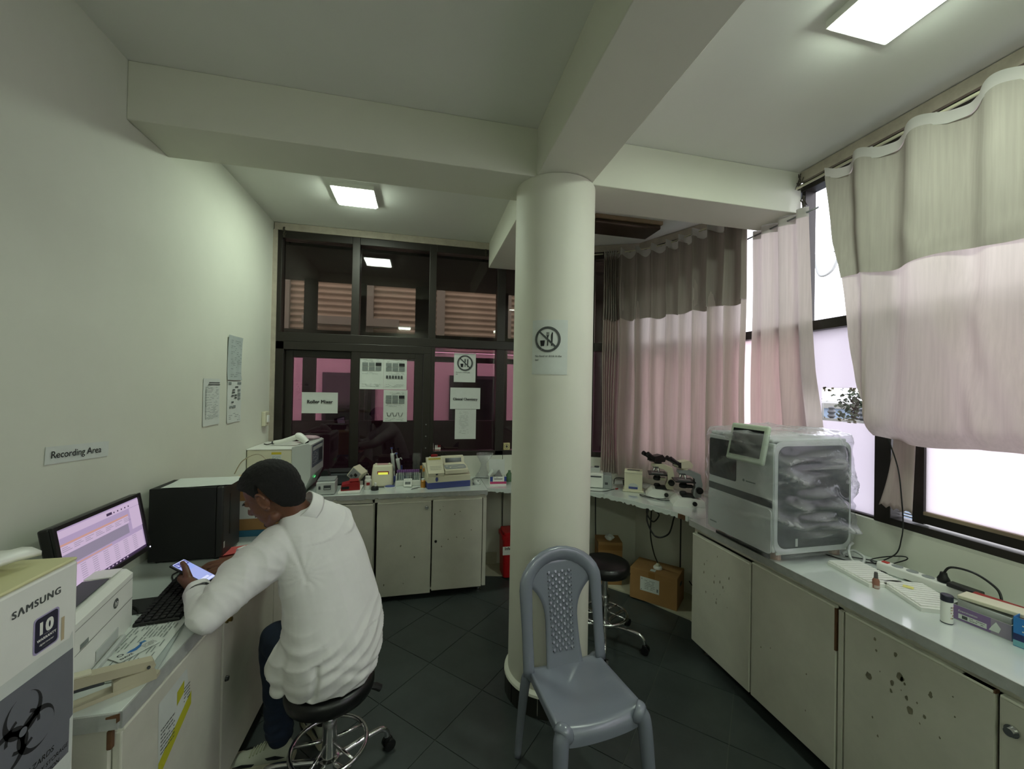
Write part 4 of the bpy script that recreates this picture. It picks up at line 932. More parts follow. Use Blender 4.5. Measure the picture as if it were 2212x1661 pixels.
# tower with a sheet of paper on top
tw_ = thing('computer_tower', 'black computer tower beside the monitor with paper on top', 'computer', (-1.085, 2.30, TOP), .02)
obj('case', B2(-.155, .120, -.10, .10, .008, .352, .004), blackm_m, tw_); obj('front_panel', B2(.1205, .152, -.10, .10, .008, .352, .008), mat('tower_front', '#242423', .5), tw_)
obj('vent_slot', B2(.1525, .1532, -.03, -.012, .10, .30), black_m, tw_); obj('usb_port', B2(.1525, .1532, -.09, -.078, .05, .08), lgrey_m, tw_)
for x in (-.12, .12):
    for y in (-.08, .08): obj('foot', cyl(NB(), (x, y, .0005), (x, y, .0078), .012), black_m, tw_)
fr = FR((-1.19, 2.195, TOP + .3525), (.99, .10, 0), (-.10, .99, 0)); o = paper('paper_sheet', 'white sheets lying crooked on the black computer tower', 'paper', fr, .285, .20, paper_m, .006, 2)
# keyboard
kb = thing('keyboard', 'black keyboard on the desk in front of the monitor', 'keyboard', (-.925, 1.848, TOP), math.radians(99))
obj('case', box(NB(), (0, 0, .010), (.42, .135, .018), .005), black_m, kb); bm = NB(); n = 0
for r in range(6):
    for k in range(20):
        x = -.2 + k * .021; y = .055 - r * .0215 - (.004 if r else 0)
        if abs(x - .085) < .006: continue
        box(bm, (x + .006, y, .0222), (.0165, .0165, .006), .0015, seg=1)
stuff(obj('keys', bm, mat('key_black', '#151517', .35), kb))
pad = obj('mouse_pad', B((-1.06, 1.93, TOP + .0025), (.20, .12, .004), .002, rz=.1), blackm_m); tag(pad, 'small black mouse pad behind the keyboard', 'mouse pad'); pad.location = (-.02, -.14, 0)
cable('keyboard_cable', [(-1.03, 2.0, .864), (-1.06, 2.06, .864), (-1.02, 2.11, .864), (-.96, 2.05, .864), (-.90, 2.08, .8645)], .0028, black_m, 'thin black cable looping on the desk before the tower')
cable('mouse_cable', [(-1.15, 1.78, .8665), (-1.09, 1.80, .8685), (-1.03, 1.77, .8695), (-.995, 1.73, .8665)], .0025, black_m, 'thin black cable running between mouse pad and keyboard')
# laser printer
hp = thing('printer', 'white laser printer with round logo behind the refrigerator', 'printer', (-.972, 1.652, TOP), math.radians(-79))
# local: x runs along the front towards the camera, y from the front to the wall side (negative = front)
Lx = .36; fy = 0.0; dp = .112
bd = NB(); prism(bd, [(0, .006), (0, .19), (.018, .206), (dp - .03, .212), (dp, .19), (dp, .006)], 0, Lx, lambda a, b, h: V((h, -a, b))); obj('body', bd, white_m, hp)
frp = FR((0, .0002, 0), (-1, 0, 0), (0, 0, 1))
pf = FR((Lx, .0005, 0), (-1, 0, 0), (0, 0, 1))
obj('seam', flat(NB(), pf, [RC(.0, .104, Lx, .1055), RC(0, .172, Lx, .1732)], .0004), inkd_m, hp)['kind'] = 'stuff'
obj('logo', flat(NB(), pf, [disc2(Lx - .115, .140, .0155, 24)], .0006), inkd_m, hp); text('logo_letters', 'hp', .022, pf, white_m, hp, Lx - .115, .1335, 'c', .012, .001, shear=.25)
obj('tray_slot', B2(.10, .23, .0005, .003, .024, .055, .001), lgrey_m, hp); obj('paper_tray', B2(.085, .275, .0045, .018, .006, .022, .004), lgrey_m, hp)
obj('output_recess', box(NB(), (.20, -.060, .213), (.22, .066, .003), .001), dgrey_m, hp); obj('top_cover', box(NB(), (.045, -.06, .2125), (.07, .07, .004), .0015), white_m, hp); obj('model_plate', flat(NB(), pf, [RC(.05, .108, .09, .122)], .0008), inkg_m, hp)
for x in (.03, Lx - .03):
    for y in (-.03, -dp + .03): obj('foot', cyl(NB(), (x, y, .0005), (x, y, .0058), .01), black_m, hp)
# papers, card and stapler
for i, (dx, rz_, lb, sd, mm) in enumerate(((0, .05, 'lowest printed sheet of the pile beside the white printer', 1, paper_m), (.012, .10, 'crinkled printed sheet on the pile beside the printer', 2, paperd_m), (-.014, .0, 'topmost printed form on the pile under the blue swoosh card', 3, paper_m))):
    a = math.radians(97) + rz_; fr = FR((-.760 + dx, 1.375 + .012 * i, TOP + .0006 + .0028 * i), (math.cos(a), math.sin(a), 0), (-math.sin(a), math.cos(a), 0)); o = paper('paper_sheet', lb, 'paper', fr, .285, .195, mm, .0014, sd)
    if i == 2: pr('print', o, fr, lines2(16, .02, .27, .175, .0105, .003, 31, .35), inkg_m, .0042)
a = math.radians(60); fr = FR((-.868, 1.432, TOP + .0105), (math.cos(a), math.sin(a), 0), (-math.sin(a), math.cos(a), 0))
cd = obj('card', prism(NB(), rrect(.108, .060, .005, 3, .052, .03), 0, .0016, fr), paper_m); tag(cd, 'white card with blue swoosh and lettering on the papers', 'card')
sw_ = [(.030, .030), (.040, .022), (.052, .020), (.066, .027), (.078, .040), (.082, .050), (.070, .042), (.056, .036), (.044, .036)]
obj('swoosh', flat(NB(), fr, [sw_], .0022), mat('swoosh_blue', '#2467a8', .5), cd); obj('mark', flat(NB(), fr, [RC(.076, .042, .092, .054)], .0022), mat('mark_blue', '#3f79a8', .5), cd)
text('lettering', 'DAVE', .013, fr, ink_m, cd, .022, .008, 'c', .012, .0024); obj('print', flat(NB(), fr, lines2(4, .068, .102, .028, .006, .002, 8, .2) + ring2(.018, .035, .005, .008, 0, 6.28, 12), .0022), inkd_m, cd)['kind'] = 'stuff'
sp = thing('stapler', 'large beige long-arm stapler at the near end of the desk', 'stapler', (-.765, 1.348, TOP), math.radians(217))
obj('base', prism(NB(), [(-.03, -.018), (.24, -.02), (.25, 0), (.24, .02), (-.03, .018), (-.04, 0)], .0005, .012), creamd_m, sp)
ar_ = NB(); prism(ar_, [(-.028, .040), (-.022, .056), (.10, .078), (.25, .098), (.25, .070), (.10, .053), (.02, .040), (-.022, .032)], -.016, .016, lambda a_, b_, h: V((a_, h, b_))); obj('arm', ar_, creamd_m, sp)
obj('arm_cover', box(NB(), (.17, 0, .0905), (.14, .026, .007), .002, R=Matrix.Rotation(-.135, 3, 'Y')), cream_m, sp); obj('hinge_plate', prism(NB(), [(-.03, .0125), (.06, .0125), (.06, .036), (.045, .040), (-.025, .034)], -.019, .019, lambda a_, b_, h: V((a_, h, b_))), creamd_m, sp)
obj('pin', cyl(NB(), (-.012, -.0205, .042), (-.012, .0205, .042), .004), dgrey_m, sp); obj('magazine', box(NB(), (.16, 0, .054), (.17, .018, .012), .002, R=Matrix.Rotation(-.135, 3, 'Y')), dgrey_m, sp)
# pink forms and black pen case near the right hand
fr = FR((-.90, 2.11, TOP + .001), (.75, .35, 0), (-.35, .75, 0)); paper('form_pad', 'pink printed form on the desk behind the man\'s hand', 'paper', fr, .21, .17, pink_m, .004, 1)
fr = FR((-.935, 2.20, TOP + .011), (.9, .28, 0), (-.28, .9, 0)); paper('form_pad', 'darker red form sticking out beside the computer tower', 'paper', fr, .16, .10, mat('red_form', '#c2514f', .8), .008, 3)
pc_ = thing('pen', 'thick black marker pen lying near the pink form', 'pen', (-.845, 2.155, TOP + .024), math.radians(38)); obj('barrel', cyl(NB(), (-.08, 0, 0), (.03, 0, .012), .009, .012), black_m, pc_, True); obj('cap', cyl(NB(), (.031, 0, .0125), (.085, 0, .018), .0135), blackm_m, pc_, True); obj('tip', cyl(NB(), (-.11, 0, -.004), (-.0805, 0, 0), .003, .009), dgrey_m, pc_, True)
ph_ = thing('pen', 'slim silver pen beside the black marker on the pink form', 'pen', (-.78, 2.15, TOP + .02), math.radians(30)); obj('barrel', cyl(NB(), (-.07, 0, -.004), (.07, 0, .004), .004), steel_m, ph_, True); obj('cap', cyl(NB(), (.0705, 0, .004), (.085, 0, .005), .005), black_m, ph_, True)
# reagent carton behind the man's head
ct = thing('carton', 'brown reagent carton with white label standing before the analyser', 'carton', (-.90, 2.60, TOP), .0)
obj('box', B2(-.165, .14, -.10, .16, .035, .295, .003), card_m, ct); obj('blue_base', B2(-.166, .141, -.101, .161, .0005, .0345), teal_m, ct)
obj('flap', B2(-.164, .139, -.099, .159, .2955, .300, .001), mat('cardboard_pale', '#b79a68', .85), ct)
fr = FR((-.165, -.1005, 0), (1, 0, 0), (0, 0, 1)); text('lettering', 'D20 DIL', .028, fr, ink_m, ct, .135, .245, 'l', .02, .0008)
lb = obj('label', flat(NB(), fr, [RC(.05, .10, .305, .20)], .0006), paper_m, ct); text('lettering', 'CO DILUENT', .013, fr, ink_m, lb, .14, .183, 'l', .02, .0012)
pr('print', lb, fr, [RC(.14, .177, .29, .1785), RC(.185, .145, .20, .162)] + lines2(4, .19, .235, .135, .008, .004, 3, .1) + lines2(3, .14, .17, .16, .016, .002, 5, .3), inkd_m, .0012)
obj('strap', flat(NB(), fr, [RC(.242, .03, .254, .2)], .0016), paper_m, ct)
for k, (x, z) in enumerate(((-.10, .03), (.0, .05))): pass
cap = thing('tubing_connector', 'white tubing connector with thin clear hose on the brown reagent carton', 'connector', (-.87, 2.64, TOP + .3005)); obj('cap_disc', lathe(NB(), [(.028, 0), (.028, .018), (.014, .022), (.008, .05), (.004, .07), (0, .072)], 18), white_m, cap, True); obj('lever', B2(.0, .05, -.006, .006, .024, .03), white_m, cap)
obj('hose', tube(NB(), spline([(0, 0, .072), (-.06, -.02, .14), (-.15, 0, .10), (-.20, .02, .02)], 8), .003, 6), creamd_m, cap, 2)
# ================================================================== back counter
an = thing('blood_analyser', 'white and grey blood analyser in the back left corner', 'analyser', (-1.04, 3.36, TOP))
obj('body', B2(-.235, .075, 0.0, .42, .012, .352, .008), cream_m, an); obj('top_lid', B2(-.237, .075, -.002, .42, .3525, .362, .003), white_m, an)
bm = NB(); prism(bm, [(.0755, .012), (.155, .012), (.21, .14), (.21, .385), (.19, .395), (.0755, .37)], -.002, .41, lambda a, b, h: V((a, h, b))); obj('front_housing', bm, lgrey_m, an)
fr = FR((.2102, -.002, 0), (0, 1, 0), (0, 0, 1)); s_ = obj('display', flat(NB(), fr, [RC(.04, .20, .38, .375)], .0008), mat('display_dim', '#5d6572', .3), an)
pr('print', s_, fr, [RC(.06, .33, .36, .36)] + lines2(7, .06, .22, .31, .014, .006, 4, .3), lgrey_m, .0014); obj('graph', flat(NB(), fr, [RC(.25, .22, .37, .32)], .0014), dgrey_m, s_)
obj('status_light', flat(NB(), FR((.195, .12, .110), (0, 1, 0), (.38, 0, .925)), [RC(0, 0, .035, .016)], .012), ledg_m, an)
fr = FR((-.235, -.0008, 0), (1, 0, 0), (0, 0, 1)); o = obj('warning_label', flat(NB(), fr, [RC(.17, .28, .238, .335)], .0006), paper_m, an); obj('label_band', flat(NB(), fr, [RC(.17, .317, .238, .335)], .0012), yel_m, o); pr('print', o, fr, lines2(4, .175, .233, .305, .006, .002, 8, .2), inkg_m, .0012)
for x in (-.2, .1):
    for y in (.03, .38): obj('foot', cyl(NB(), (x, y, .0005), (x, y, .0118), .015), black_m, an)
bs_ = thing('barcode_scanner', 'white handheld barcode scanner lying on the blood analyser', 'scanner', (-.99, 3.50, TOP + .3655), math.radians(-12))
obj('handle', tube(NB(), spline([(-.16, 0, .022), (-.10, 0, .030), (-.03, 0, .05), (.02, 0, .068)], 5), [.014 + .008 * k / 15 for k in range(16)], 12, flat=1.0), white_m, bs_, 2)
obj('head', tube(NB(), spline([(.01, 0, .075), (.04, 0, .072), (.075, 0, .048), (.10, 0, .024)], 4), [.012, .020, .025, .027, .028, .028, .027, .027, .026, .025, .024, .024, .023][:13], 14, flat=1.1), white_m, bs_, 2)
obj('scan_window', cyl(NB(), (.099, 0, .0245), (.103, 0, .0215), .022, seg=14), blackm_m, bs_); obj('grip', B2(-.175, -.158, -.012, .012, .006, .03, .004), dgrey_m, bs_)
cable('scanner_cable', [(-1.15, 3.53, 1.243), (-1.2, 3.55, 1.228), (-1.24, 3.60, 1.227)], .004, black_m, 'black cable trailing from the barcode scanner over the analyser')
tag(obj('plastic_bag', lathe(NB(), [(.0, .0005), (.07, .001), (.075, .012), (.05, .024), (0, .03)], 20, (-.93, 3.68, TOP + .397), 1.2, .6), mat('pink_clear_bag', '#b79aa4', .3), None, 2), 'flattened pinkish plastic bag on the rear of the analyser', 'bag')
# black rounded stand, dark mixer tray
t = thing('roller_mixer', 'flat dark grey roller mixer behind the small grey printer', 'mixer', (-.63, 3.722, TOP))
obj('body', B2(-.17, .17, -.09, .09, .008, .10, .012), dgrey_m, t)
for k in range(4): obj('roller', cyl(NB(), (-.15, -.06 + .035 * k, .1085), (.15, -.06 + .035 * k, .108), .0145, seg=12), blackm_m, t, True)
for x in (-.15, .15): obj('foot', B2(x - .01, x + .01, -.08, .08, .0005, .0078), black_m, t)
t = thing('speaker', 'black rounded desktop unit between the analyser and grey printer', 'device', (-.765, 3.552, TOP), .05)
obj('body', prism(NB(), [(x * .9, z) for x, z in [(-.03, .0005), (.04, .0005), (.045, .06), (.04, .12), (.02, .15), (-.01, .155), (-.03, .13), (-.04, .07)]], -.035, .035, lambda a, b, h: V((a, h, b))), blackm_m, t, True)
t = thing('label_printer', 'small grey box-shaped printer near the left end of the back worktop', 'printer', (-.715, 3.335, TOP), math.radians(4))
obj('body', B2(-.066, .068, .0, .17, .004, .098, .005), lgrey_m, t); obj('lid', B2(-.064, .066, .03, .17, .0985, .112, .004), grey_m, t); obj('switch', B2(-.048, -.034, -.004, -.0005, .045, .07, .001), dgrey_m, t); obj('slot', B2(-.012, .04, -.003, -.0005, .04, .075, .001), dgrey_m, t); obj('slot_lip', B2(-.008, .036, -.0045, -.0032, .046, .052), lgrey_m, t)
for x in (-.05, .05): obj('foot', B2(x - .01, x + .01, .01, .16, .0005, .0038), black_m, t)
# red device on a white tray
tag(obj('tray', B((-.545, 3.45, TOP + .009), (.165, .22, .017), .004), white_m), 'shallow white tray under the red clamp device', 'tray')
t = thing('red_device', 'glossy red clamp-like device on the shallow white tray', 'device', (-.545, 3.43, TOP + .018), math.radians(8))
bm = NB(); prism(bm, [(-.07, .0005), (.07, .0005), (.07, .04), (.055, .062), (.02, .066), (-.02, .055), (-.066, .046), (-.072, .02)], -.055, .055, lambda a, b, h: V((a, h, b))); obj('body', bm, red_m, t); obj('mouth', B2(-.066, -.01, -.0575, -.0555, .012, .034, .0005), black_m, t); obj('lid', B2(-.01, .06, -.045, .045, .0665, .074, .003), red_m, t)
t = thing('cube_device', 'cream cube-shaped device tilted on its corner behind the red one', 'device', (-.52, 3.597, TOP + .062), math.radians(-18))
Rc = Matrix.Rotation(math.radians(38), 3, 'Y')
obj('stand', B2(-.04, .04, -.03, .025, -.0615, -.02, .004), white_m, t); obj('housing', box(NB(), (0, 0, .045), (.10, .11, .10), .006, R=Rc), cream_m, t); obj('face', box(NB(), (0, -.057, .045), (.082, .004, .082), .001, R=Rc), grey_m, t); obj('button', box(NB(), Rc @ V((.012, -.062, .008)) + V((0, 0, .045)), (.026, .006, .022), .002, R=Rc), black_m, t); obj('sticker', box(NB(), Rc @ V((-.014, -.0605, -.02)) + V((0, 0, .045)), (.02, .002, .02), R=Rc), dgrey_m, t)
def bottle(name, label, cat, x, y, prof, m, capprof=None, capm=None, lab=None, labm=None, z=TOP, seg=18, group=None):
    t = thing(name, label, cat, (x, y, z), 0, group); obj('body', lathe(NB(), prof, seg), m, t, True)
    if capprof: obj('cap', lathe(NB(), capprof, seg), capm, t, True)
    if lab:
        r, z0, z1, a0, a1 = lab; n = 8; f = lambda u, v, h=0: V(((r + h) * math.cos(u), (r + h) * math.sin(u), v)); obj('label', flat(NB(), f, [RC(a0 + (a1 - a0) * k / n, z0, a0 + (a1 - a0) * (k + 1) / n, z1) for k in range(n)], .0006), labm, t)
    return t
t = bottle('pill_bottle', 'small white bottle with red print beside the red device', 'bottle', -.418, 3.47, [(.026, .0005), (.027, .004), (.027, .078), (.02, .086)], white_m, [(.022, .0865), (.022, .108), (0, .109)], white_m, (.0272, .038, .062, -1.9, -.9), red_m)
obj('seal_ring', tube(NB(), [(.012 * math.cos(a) - .008, .0, .118 + .016 * math.sin(a)) for a in [2 * PI * k / 16 for k in range(16)]], .0018, 5, True), cream_m, t)
t = bottle('black_cup', 'small black round holder with white piece before the yellow display meter', 'holder', -.36, 3.44, [(.030, .0005), (.031, .004), (.029, .026), (.024, .03), (0, .03)], black_m); obj('insert', B((.004, 0, .045), (.016, .02, .03), .004, rz=.3), white_m, t)
t = thing('centrifuge', 'rounded white centrifuge with glowing yellow display', 'centrifuge', (-.315, 3.585, TOP))
def hb(u, v):
    a = u * 2 * PI; w = .088 * (1 - .10 * v ** 3); d = .07 * (1 - .5 * v ** 1.5); c, s = math.cos(a), math.sin(a); e = .35
    return V((math.copysign(abs(c) ** e, c) * w, math.copysign(abs(s) ** e, s) * d + .03 * v, .006 + .168 * v))
bm = NB(); A = grid(bm, hb, 40, 12, True); bm.faces.new([A[i][12] for i in range(40)]); bm.faces.new([A[i][0] for i in range(40)][::-1]); obj('body', bm, cream_m, t, 2)
fr = FR((-.088, -.0615, 0), (1, 0, 0), (0, .28, 1)); s_ = obj('panel', flat(NB(), fr, [RC(.048, .096, .142, .131)], .004), red_m, t); obj('lcd', flat(NB(), fr, [RC(.055, .103, .135, .122)], .0052), lcdy_m, s_)
for k in range(3): obj('button', flat(NB(), fr, [RC(.052 + .036 * k, .084, .075 + .036 * k, .090)], .0042), red_m, t)
pr('print', t, fr, lines2(1, .06, .15, .034, .01, .004, 2, .1), inkg_m, .0035); obj('base', lathe(NB(), [(.07, .0005), (.075, .0058)], 20), dgrey_m, t); obj('top_ridge', B2(-.06, .06, .01, .05, .1745, .181, .002), mat('pinkish_lid', '#c59a9c', .4), t)
for x in (-.055, .055): obj('horn', lathe(NB(), [(.014, .172), (.013, .182), (.006, .188), (0, .189)], 12, (x, .02, 0)), cream_m, t, True)
t = thing('blue_white_device', 'small oval blue and white gadget before the centrifuge', 'device', (-.245, 3.49, TOP)); obj('base', lathe(NB(), [(.046, .0005), (.047, .006), (.045, .012)], 24, (0, 0, 0), 1, .7), white_m, t, True); obj('cover', lathe(NB(), [(.043, .0125), (.036, .02), (0, .023)], 24, (0, 0, 0), 1, .7), blue_m, t, True)
# pipettes on a blue stand
t = thing('pipette_stand', 'blue pipette stand behind the rack of purple tubes', 'stand', (-.165, 3.72, TOP)); obj('base', B2(-.07, .06, -.03, .03, .0005, .05, .006), blue_m, t); obj('post', B2(-.008, .008, .008, .024, .0505, .14), blue_m, t)
for k, (x, hh, tl) in enumerate(((-.048, .245, -.12), (.005, .20, -.2))):
    t = thing('pipette', ('tall' if k == 0 else 'shorter') + ' grey pipette standing in the blue stand', 'pipette', (-.175 + x, 3.705, TOP + .051)); R_ = Matrix.Rotation(tl, 3, 'Y'); q = lambda z, dx=0: R_ @ V((dx, 0, z)) * 1.0
    obj('tip', cyl(NB(), q(.0), q(.05), .004, .008), white_m, t, True); obj('body', tube(NB(), [q(.05), q(.08), q(hh - .06), q(hh - .04)], [.010, .014, .017, .014], 12), lgrey_m, t, 2); obj('plunger', cyl(NB(), q(hh - .04), q(hh), .006), grey_m, t, True); obj('plunger_knob', cyl(NB(), q(hh), q(hh + .012), .011), blue_m, t, True); obj('finger_hook', tube(NB(), spline([q(hh - .055, .012), q(hh - .04, .03), q(hh - .06, .038)], 4), .004, 6), lgrey_m, t, 2)
# tube rack
t = thing('tube_rack', 'white rack holding purple-capped blood tubes', 'rack', (-.09, 3.565, TOP)); obj('base', B2(-.115, .095, -.03, .03, .0005, .045, .004), white_m, t); 
for x in (-.112, .086): obj('upright', B2(x, x + .006, -.028, .028, .0455, .098), white_m, t)
obj('top_plate', B2(-.106, .086, -.028, .028, .088, .092), jarg_m, t)
for k in range(12):
    for r in range(2):
        tb = thing('blood_tube', 'purple-capped blood tube, %s from the left in the %s row of the rack' % (('first', 'second', 'third', 'fourth', 'fifth', 'sixth', 'seventh', 'eighth', 'ninth', 'tenth', 'eleventh', 'twelfth')[k], ('front', 'back')[r]), 'tube', (-.09 - .098 + .0158 * k, 3.565 - .012 + .024 * r, TOP + .046), 0, 'purple-capped tubes in the rack'); obj('glass', cyl(NB(), (0, 0, 0), (0, 0, .068), .0062, seg=10), paperd_m if (k + r) % 4 else jarg_m, tb, True); obj('cap', cyl(NB(), (0, 0, .0685), (0, 0, .086), .0075, seg=10), mat('purple_cap', '#7b4f8e', .5) if 'purple_cap' not in MATS else MATS['purple_cap'], tb, True)
for x, y, lb in ((.008, 3.60, 'tall tube with amber stopper sticking up at the rack end'), (.03, 3.535, 'amber-stoppered tube standing beside the rack end')):
    tb = thing('culture_tube', lb, 'tube', (x, y, TOP)); obj('glass', cyl(NB(), (0, 0, .0005), (0, 0, .13 if y > 3.55 else .12), .0085, seg=12), jarg_m, tb, True); obj('stopper', cyl(NB(), (0, 0, .1305 if y > 3.55 else .1205), (0, 0, .158 if y > 3.55 else .148), .0095, seg=12), amber_m, tb, True)
t = thing('lab_timer', 'small white digital timer leaning before the tube rack', 'timer', (-.10, 3.50, TOP), math.radians(-4)); Rt = Matrix.Rotation(math.radians(-22), 3, 'X'); c0 = V((0, 0, .036))
obj('body', box(NB(), c0, (.068, .012, .068), .003, R=Rt), white_m, t); obj('lcd', box(NB(), c0 + Rt @ V((0, -.0068, -.004)), (.046, .0012, .024), R=Rt), grey_m, t); 
for k in range(4): obj('button', box(NB(), c0 + Rt @ V((-.022 + .0147 * k, -.0068, .022)), (.009, .0015, .007), R=Rt), lgrey_m, t)
text('digits', '00:00', .018, FR(c0 + Rt @ V((-.023, -.0076, -.010)), Rt @ V((1, 0, 0)), Rt @ V((0, 0, 1))), ink_m, t, .023, .0, 'c', .01, .0004)
t = thing('tweezers', 'small metal tweezers lying before the amber bottle', 'tweezers', (-.035, 3.43, TOP + .004), .7)
for s in (-1, 1): obj('blade', tube(NB(), spline([(-.045, 0, 0), (0, s * .006, .001), (.045, s * .002, 0)], 4), .0022, 6), steel_m, t)
tag(obj('paper_slip', B((.005, 3.44, TOP + .0015), (.05, .03, .002), .0, rz=.3), paper_m), 'tiny white paper slip beside the tweezers', 'paper')
bottle('reagent_bottle', 'small amber reagent bottle left of the cream spectrophotometer', 'bottle', .026, 3.46, [(.019, .0005), (.02, .004), (.02, .056), (.012, .064)], amber_m, [(.013, .0645), (.013, .076), (0, .077)], white_m)
t = bottle('bottle_upturned', 'clear ribbed plastic bottle bottom used as a cup by the window', 'cup', -.035, 3.70, [(.034, .0005), (.036, .01), (.03, .06), (.034, .09), (.03, .11), (.037, .14), (.032, .165), (.038, .2), (.036, .245), (.033, .252)], jarg_m); obj('contents', lathe(NB(), [(.026, .002), (.025, .05), (0, .052)], 14), grey_m, t)
# spectrophotometer
t = thing('spectrophotometer', 'cream and blue spectrophotometer with dark display', 'analyser', (.245, 3.42, TOP), math.radians(10.5))
obj('base', B2(-.185, .185, .0, .26, .0005, .052, .004), blue_m, t)
bm = NB(); prism(bm, [(.002, .0525), (.26, .0525), (.26, .175), (.12, .160), (.03, .115), (.002, .10)], -.184, .184, lambda a, b, h: V((h, a, b))); obj('body', bm, cream_m, t)
bm = NB(); prism(bm, [(.005, .1165), (.13, .163), (.2, .18), (.22, .235), (.19, .242), (.155, .235), (.135, .185), (.008, .145)][:8], -.035, .165, lambda a, b, h: V((h, a, b))); obj('console', bm, cream_m, t, False)
fr = FR((-.035, .1515, .2285), (1, 0, 0), (0, .36, -.93)); fr = FR((-.035, .1345, .185), (1, 0, 0), (0, .37, .93)); obj('display', flat(NB(), fr, [RC(.03, .006, .175, .043)], .0015), lcd_m, t)
fr = FR((-.035, .007, .1455), (1, 0, 0), (0, .955, .30)); o = obj('key_panel', flat(NB(), fr, [rrect(.19, .075, .02, 4, .10, .06)], .0015), grey_m, t); pr('key', o, fr, [disc2(.03, .075, .007, 12), disc2(.055, .05, .009, 12), RC(.07, .043, .17, .047), RC(.06, .07, .12, .074), RC(.12, .062, .18, .066)], cream_m, .0022)
bm = NB(); prism(bm, [(.003, .1035), (.11, .16), (.135, .245), (.10, .25), (.06, .19), (.0, .13)], -.18, -.045, lambda a, b, h: V((h, a, b))); ld = obj('sample_lid', bm, cream_m, t)
fr = FR((-.18, .064, .198), (1, 0, 0), (0, .55, .83)); pr('band', ld, FR((-.18, .0605, .191), (1, 0, 0), (0, .555, .832)), [RC(.015, .045, .12, .062)], mat('mustard_band', '#a59a45', .6), .002)
pr('print', ld, FR((-.18, .001, .1315), (1, 0, 0), (0, .707, .707)), lines2(3, .02, .115, .065, .016, .003, 6, .05), inkg_m, .0025)
obj('catch', lathe(NB(), [(.008, 0), (.01, .01), (0, .012)], 12, (-.11, -.001, .115)), dgrey_m, t); fr = FR((-.184, .0015, 0), (1, 0, 0), (0, 0, 1)); obj('badge', flat(NB(), fr, [disc2(.075, .078, .012, 16, 1.6)], .0008), blue_m, t); obj('cable_stub', tube(NB(), spline([(-.02, .24, .18), (.0, .25, .26), (.04, .26, .23)], 4), .003, 6), black_m, t)
t = bottle('wash_jar', 'clear jar with red lid behind the spectrophotometer', 'jar', .125, 3.745, [(.036, .0005), (.038, .005), (.038, .185), (.03, .2)], jarg_m, [(.032, .2005), (.032, .228), (0, .229)], red_m)
for k, (x, tall) in enumerate(((.115, 1), (.137, 0), (.151, 0), (.165, 0), (.179, 0))):
    capm_ = white_m if k in (0, 1, 2) else red_m
    bottle('dropper_vial', ['tall clear-tipped dropper vial at the left end of the sill', 'white dropper vial second from left on the sill', 'white dropper vial in the middle of the sill row', 'red-topped dropper vial fourth along the sill', 'red-topped dropper vial at the right end of the sill row'][k], 'vial', x, 3.845, [(.0065, .0005), (.0065, .03), (.004, .036)], white_m, [(.0048, .0365), (.004, .05), (.0018, .075 if tall else .058), (0, .076 if tall else .059)], capm_, (.0067, .004, .016, -2.2, -.9), red_m, SILL + .0455, 10, 'dropper vials on the sill')
t = thing('wall_timer', 'small square cream dial timer on the window sill by the column', 'timer', (.825, 3.845, SILL + .0455)); obj('case', B2(-.033, .033, -.012, .012, .0005, .07, .003), mat('timer_yellow', '#c9c08a', .6), t); fr = FR((-.033, -.0122, .0), (1, 0, 0), (0, 0, 1)); pr('dial', t, fr, ring2(.033, .035, .021, .024, 0, 6.28, 20) + [disc2(.033, .035, .011, 14), RC(.031, .035, .035, .055)], dgrey_m, .0006)
for k in range(2): bottle('grey_vial', ('left', 'right')[k] + ' one of two small grey vials on the sill beside the cream dial timer', 'vial', .755 + .016 * k, 3.845, [(.006, .0005), (.006, .028), (.004, .034)], grey_m, [(.004, .0345), (.002, .05), (0, .051)], white_m, None, None, SILL + .0455, 10, 'grey vials by the timer')
def bagf(u, v):
    a = u * 2 * PI; r = (.05 - .03 * math.sin(PI * v) ** 2 + .035 * max(0, v - .6)) * (1 + .25 * noise.noise(V((3 * math.cos(a), 3 * math.sin(a), 6 * v)))); return V((.575 + r * 1.25 * math.cos(a) + .02 * v, 3.74 + r * .6 * math.sin(a), TOP + .001 + .235 * v))
bm = NB(); A = grid(bm, bagf, 26, 22, True); bm.faces.new([A[i][0] for i in range(26)][::-1]); tag(obj('clear_bag', bm, wrap_m, None, 2), 'crumpled clear plastic bag standing by the back wall', 'bag')
t = thing('computer_mouse', 'grey computer mouse right of the spectrophotometer', 'mouse', (.492, 3.53, TOP), .3); obj('shell', lathe(NB(), [(.031, .0005), (.033, .008), (.029, .022), (.016, .031), (0, .034)], 24, (0, 0, 0), 1, 1.5), lgrey_m, t, True); obj('wheel', B2(-.003, .003, -.034, -.02, .0265, .033), dgrey_m, t)
cable('mouse_cable', [(.50, 3.582, .868), (.50, 3.62, .866), (.47, 3.68, .8655), (.52, 3.74, .8655), (.62, 3.70, .8655), (.70, 3.73, .8655)], .0025, black_m, 'black mouse cord lying behind the grey mouse')
t = thing('test_kit_box', 'open blue and magenta test kit box with foil pouch by the column', 'box', (.675, 3.50, TOP), math.radians(-4))
bm = NB(); 
for a in ((-.072, .072, -.055, -.053), (-.072, .072, .053, .055), (-.072, -.070, -.053, .053), (.070, .072, -.053, .053)): box2(bm, a[0], a[1], a[2], a[3], .0025, .075)
